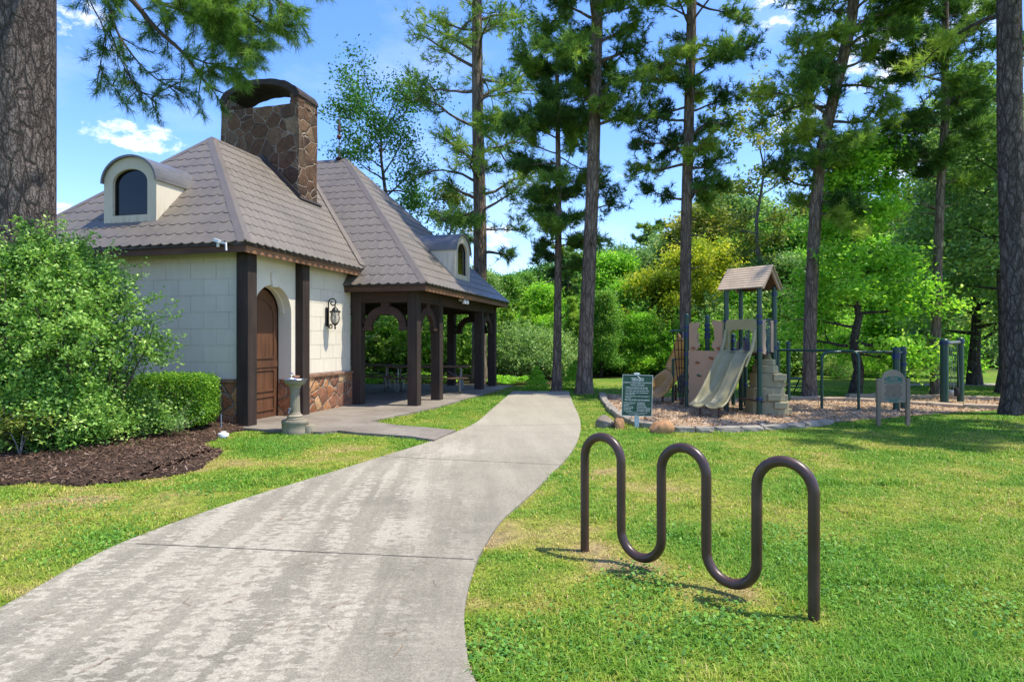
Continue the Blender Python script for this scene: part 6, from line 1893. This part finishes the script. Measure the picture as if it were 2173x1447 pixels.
def noise(scale, detail, sc, rough=.6):
    mp = N.new('ShaderNodeMapping'); Lk(tc.outputs['Generated'], mp.inputs[0]); mp.inputs['Scale'].default_value = sc
    n = N.new('ShaderNodeTexNoise'); Lk(mp.outputs[0], n.inputs['Vector']); n.inputs['Scale'].default_value = scale; n.inputs['Detail'].default_value = detail; n.inputs['Roughness'].default_value = rough
    return n.outputs['Fac']
n1 = noise(34, 8, (1, 1, 1.9), .66); n2 = noise(3.2, 6, (1, 1, 2.2), .62)
mask = None
for px, py, wx, wz, k in [(285, 292, .060, .020, 1.1), (120, 448, .03, .014, .9), (150, 22, .06, .025, .6), (1880, 110, .08, .05, .8), (1905, 335, .07, .035, .9), (1040, 500, .05, .03, .6), (1640, 25, .06, .03, .5), (1330, 360, .03, .02, .25), (1700, 250, .05, .03, .5), (195, 80, .04, .03, .35), (2010, 20, .08, .05, .6)]:
    d = Vector(((px - CX) / F, 1, (CY - py) / F)).normalized()
    dx = mth('DIVIDE', mth('SUBTRACT', sep.outputs[0], d.x), wx); dy = mth('DIVIDE', mth('SUBTRACT', sep.outputs[1], d.y), wx); dz = mth('DIVIDE', mth('SUBTRACT', sep.outputs[2], d.z), wz)
    r2 = mth('ADD', mth('ADD', mth('MULTIPLY', dx, dx), mth('MULTIPLY', dy, dy)), mth('MULTIPLY', dz, dz))
    g = mth('MULTIPLY', mth('SUBTRACT', 1.25, r2, True), k)
    mask = g if mask is None else mth('MAXIMUM', mask, g)
cl = mth('ADD', mth('MINIMUM', mask, 1.0), mth('MULTIPLY', mth('SUBTRACT', n1, .5), 4.2))
cl = mth('MULTIPLY', mth('MULTIPLY', mth('SUBTRACT', cl, .42, True), .95), mth('MULTIPLY', mask, 2.5, True), True)
th = mth('MULTIPLY', mth('MULTIPLY', mth('SUBTRACT', n2, .52, True), 1.6), .5, True)
cl = mth('MAXIMUM', cl, th)
hs = N.new('ShaderNodeHueSaturation'); hs.inputs['Hue'].default_value = .508; hs.inputs['Saturation'].default_value = 1.24; hs.inputs['Value'].default_value = 1.12; Lk(sky.outputs[0], hs.inputs['Color'])
tintn = N.new('ShaderNodeMix'); tintn.data_type = 'RGBA'; tintn.blend_type = 'MULTIPLY'; tintn.inputs[0].default_value = 1; tintn.inputs[7].default_value = (.98, .945, 1.02, 1); Lk(hs.outputs[0], tintn.inputs[6])
mixn = N.new('ShaderNodeMix'); mixn.data_type = 'RGBA'
Lk(cl, mixn.inputs[0]); Lk(tintn.outputs[2], mixn.inputs[6]); mixn.inputs[7].default_value = (5.2, 5.3, 5.4, 1)
Lk(mixn.outputs[2], bg.inputs[0]); bg.inputs[1].default_value = .15
sl_ = bpy.data.lights.new('sun', 'SUN'); sl_.energy = 3.4; sl_.angle = math.radians(.5); sl_.color = (1.0, .94, .82)
so2 = bpy.data.objects.new('sun', sl_); COL.objects.link(so2)
so2.rotation_euler = sd.to_track_quat('Z', 'Y').to_euler(); so2.location = (30, -5, 40)
cd = bpy.data.cameras.new('camera'); cd.sensor_width = 36; cd.lens = F / 2173 * 36; cd.clip_end = 3000; cd.clip_start = .05
co = bpy.data.objects.new('camera', cd); COL.objects.link(co); co.location = (0, 0, H); co.rotation_euler = (math.pi / 2, 0, 0)
cd.shift_y = 0.0
SC.camera = co
SC.view_settings.view_transform = 'Standard'; SC.view_settings.look = 'None'; SC.view_settings.exposure = 1.07; SC.view_settings.gamma = 1
SC.cycles.max_bounces = 8; SC.cycles.diffuse_bounces = 4; SC.cycles.transparent_max_bounces = 8; SC.cycles.use_denoising = True
SC.render.resolution_x, SC.render.resolution_y = 1024, 681
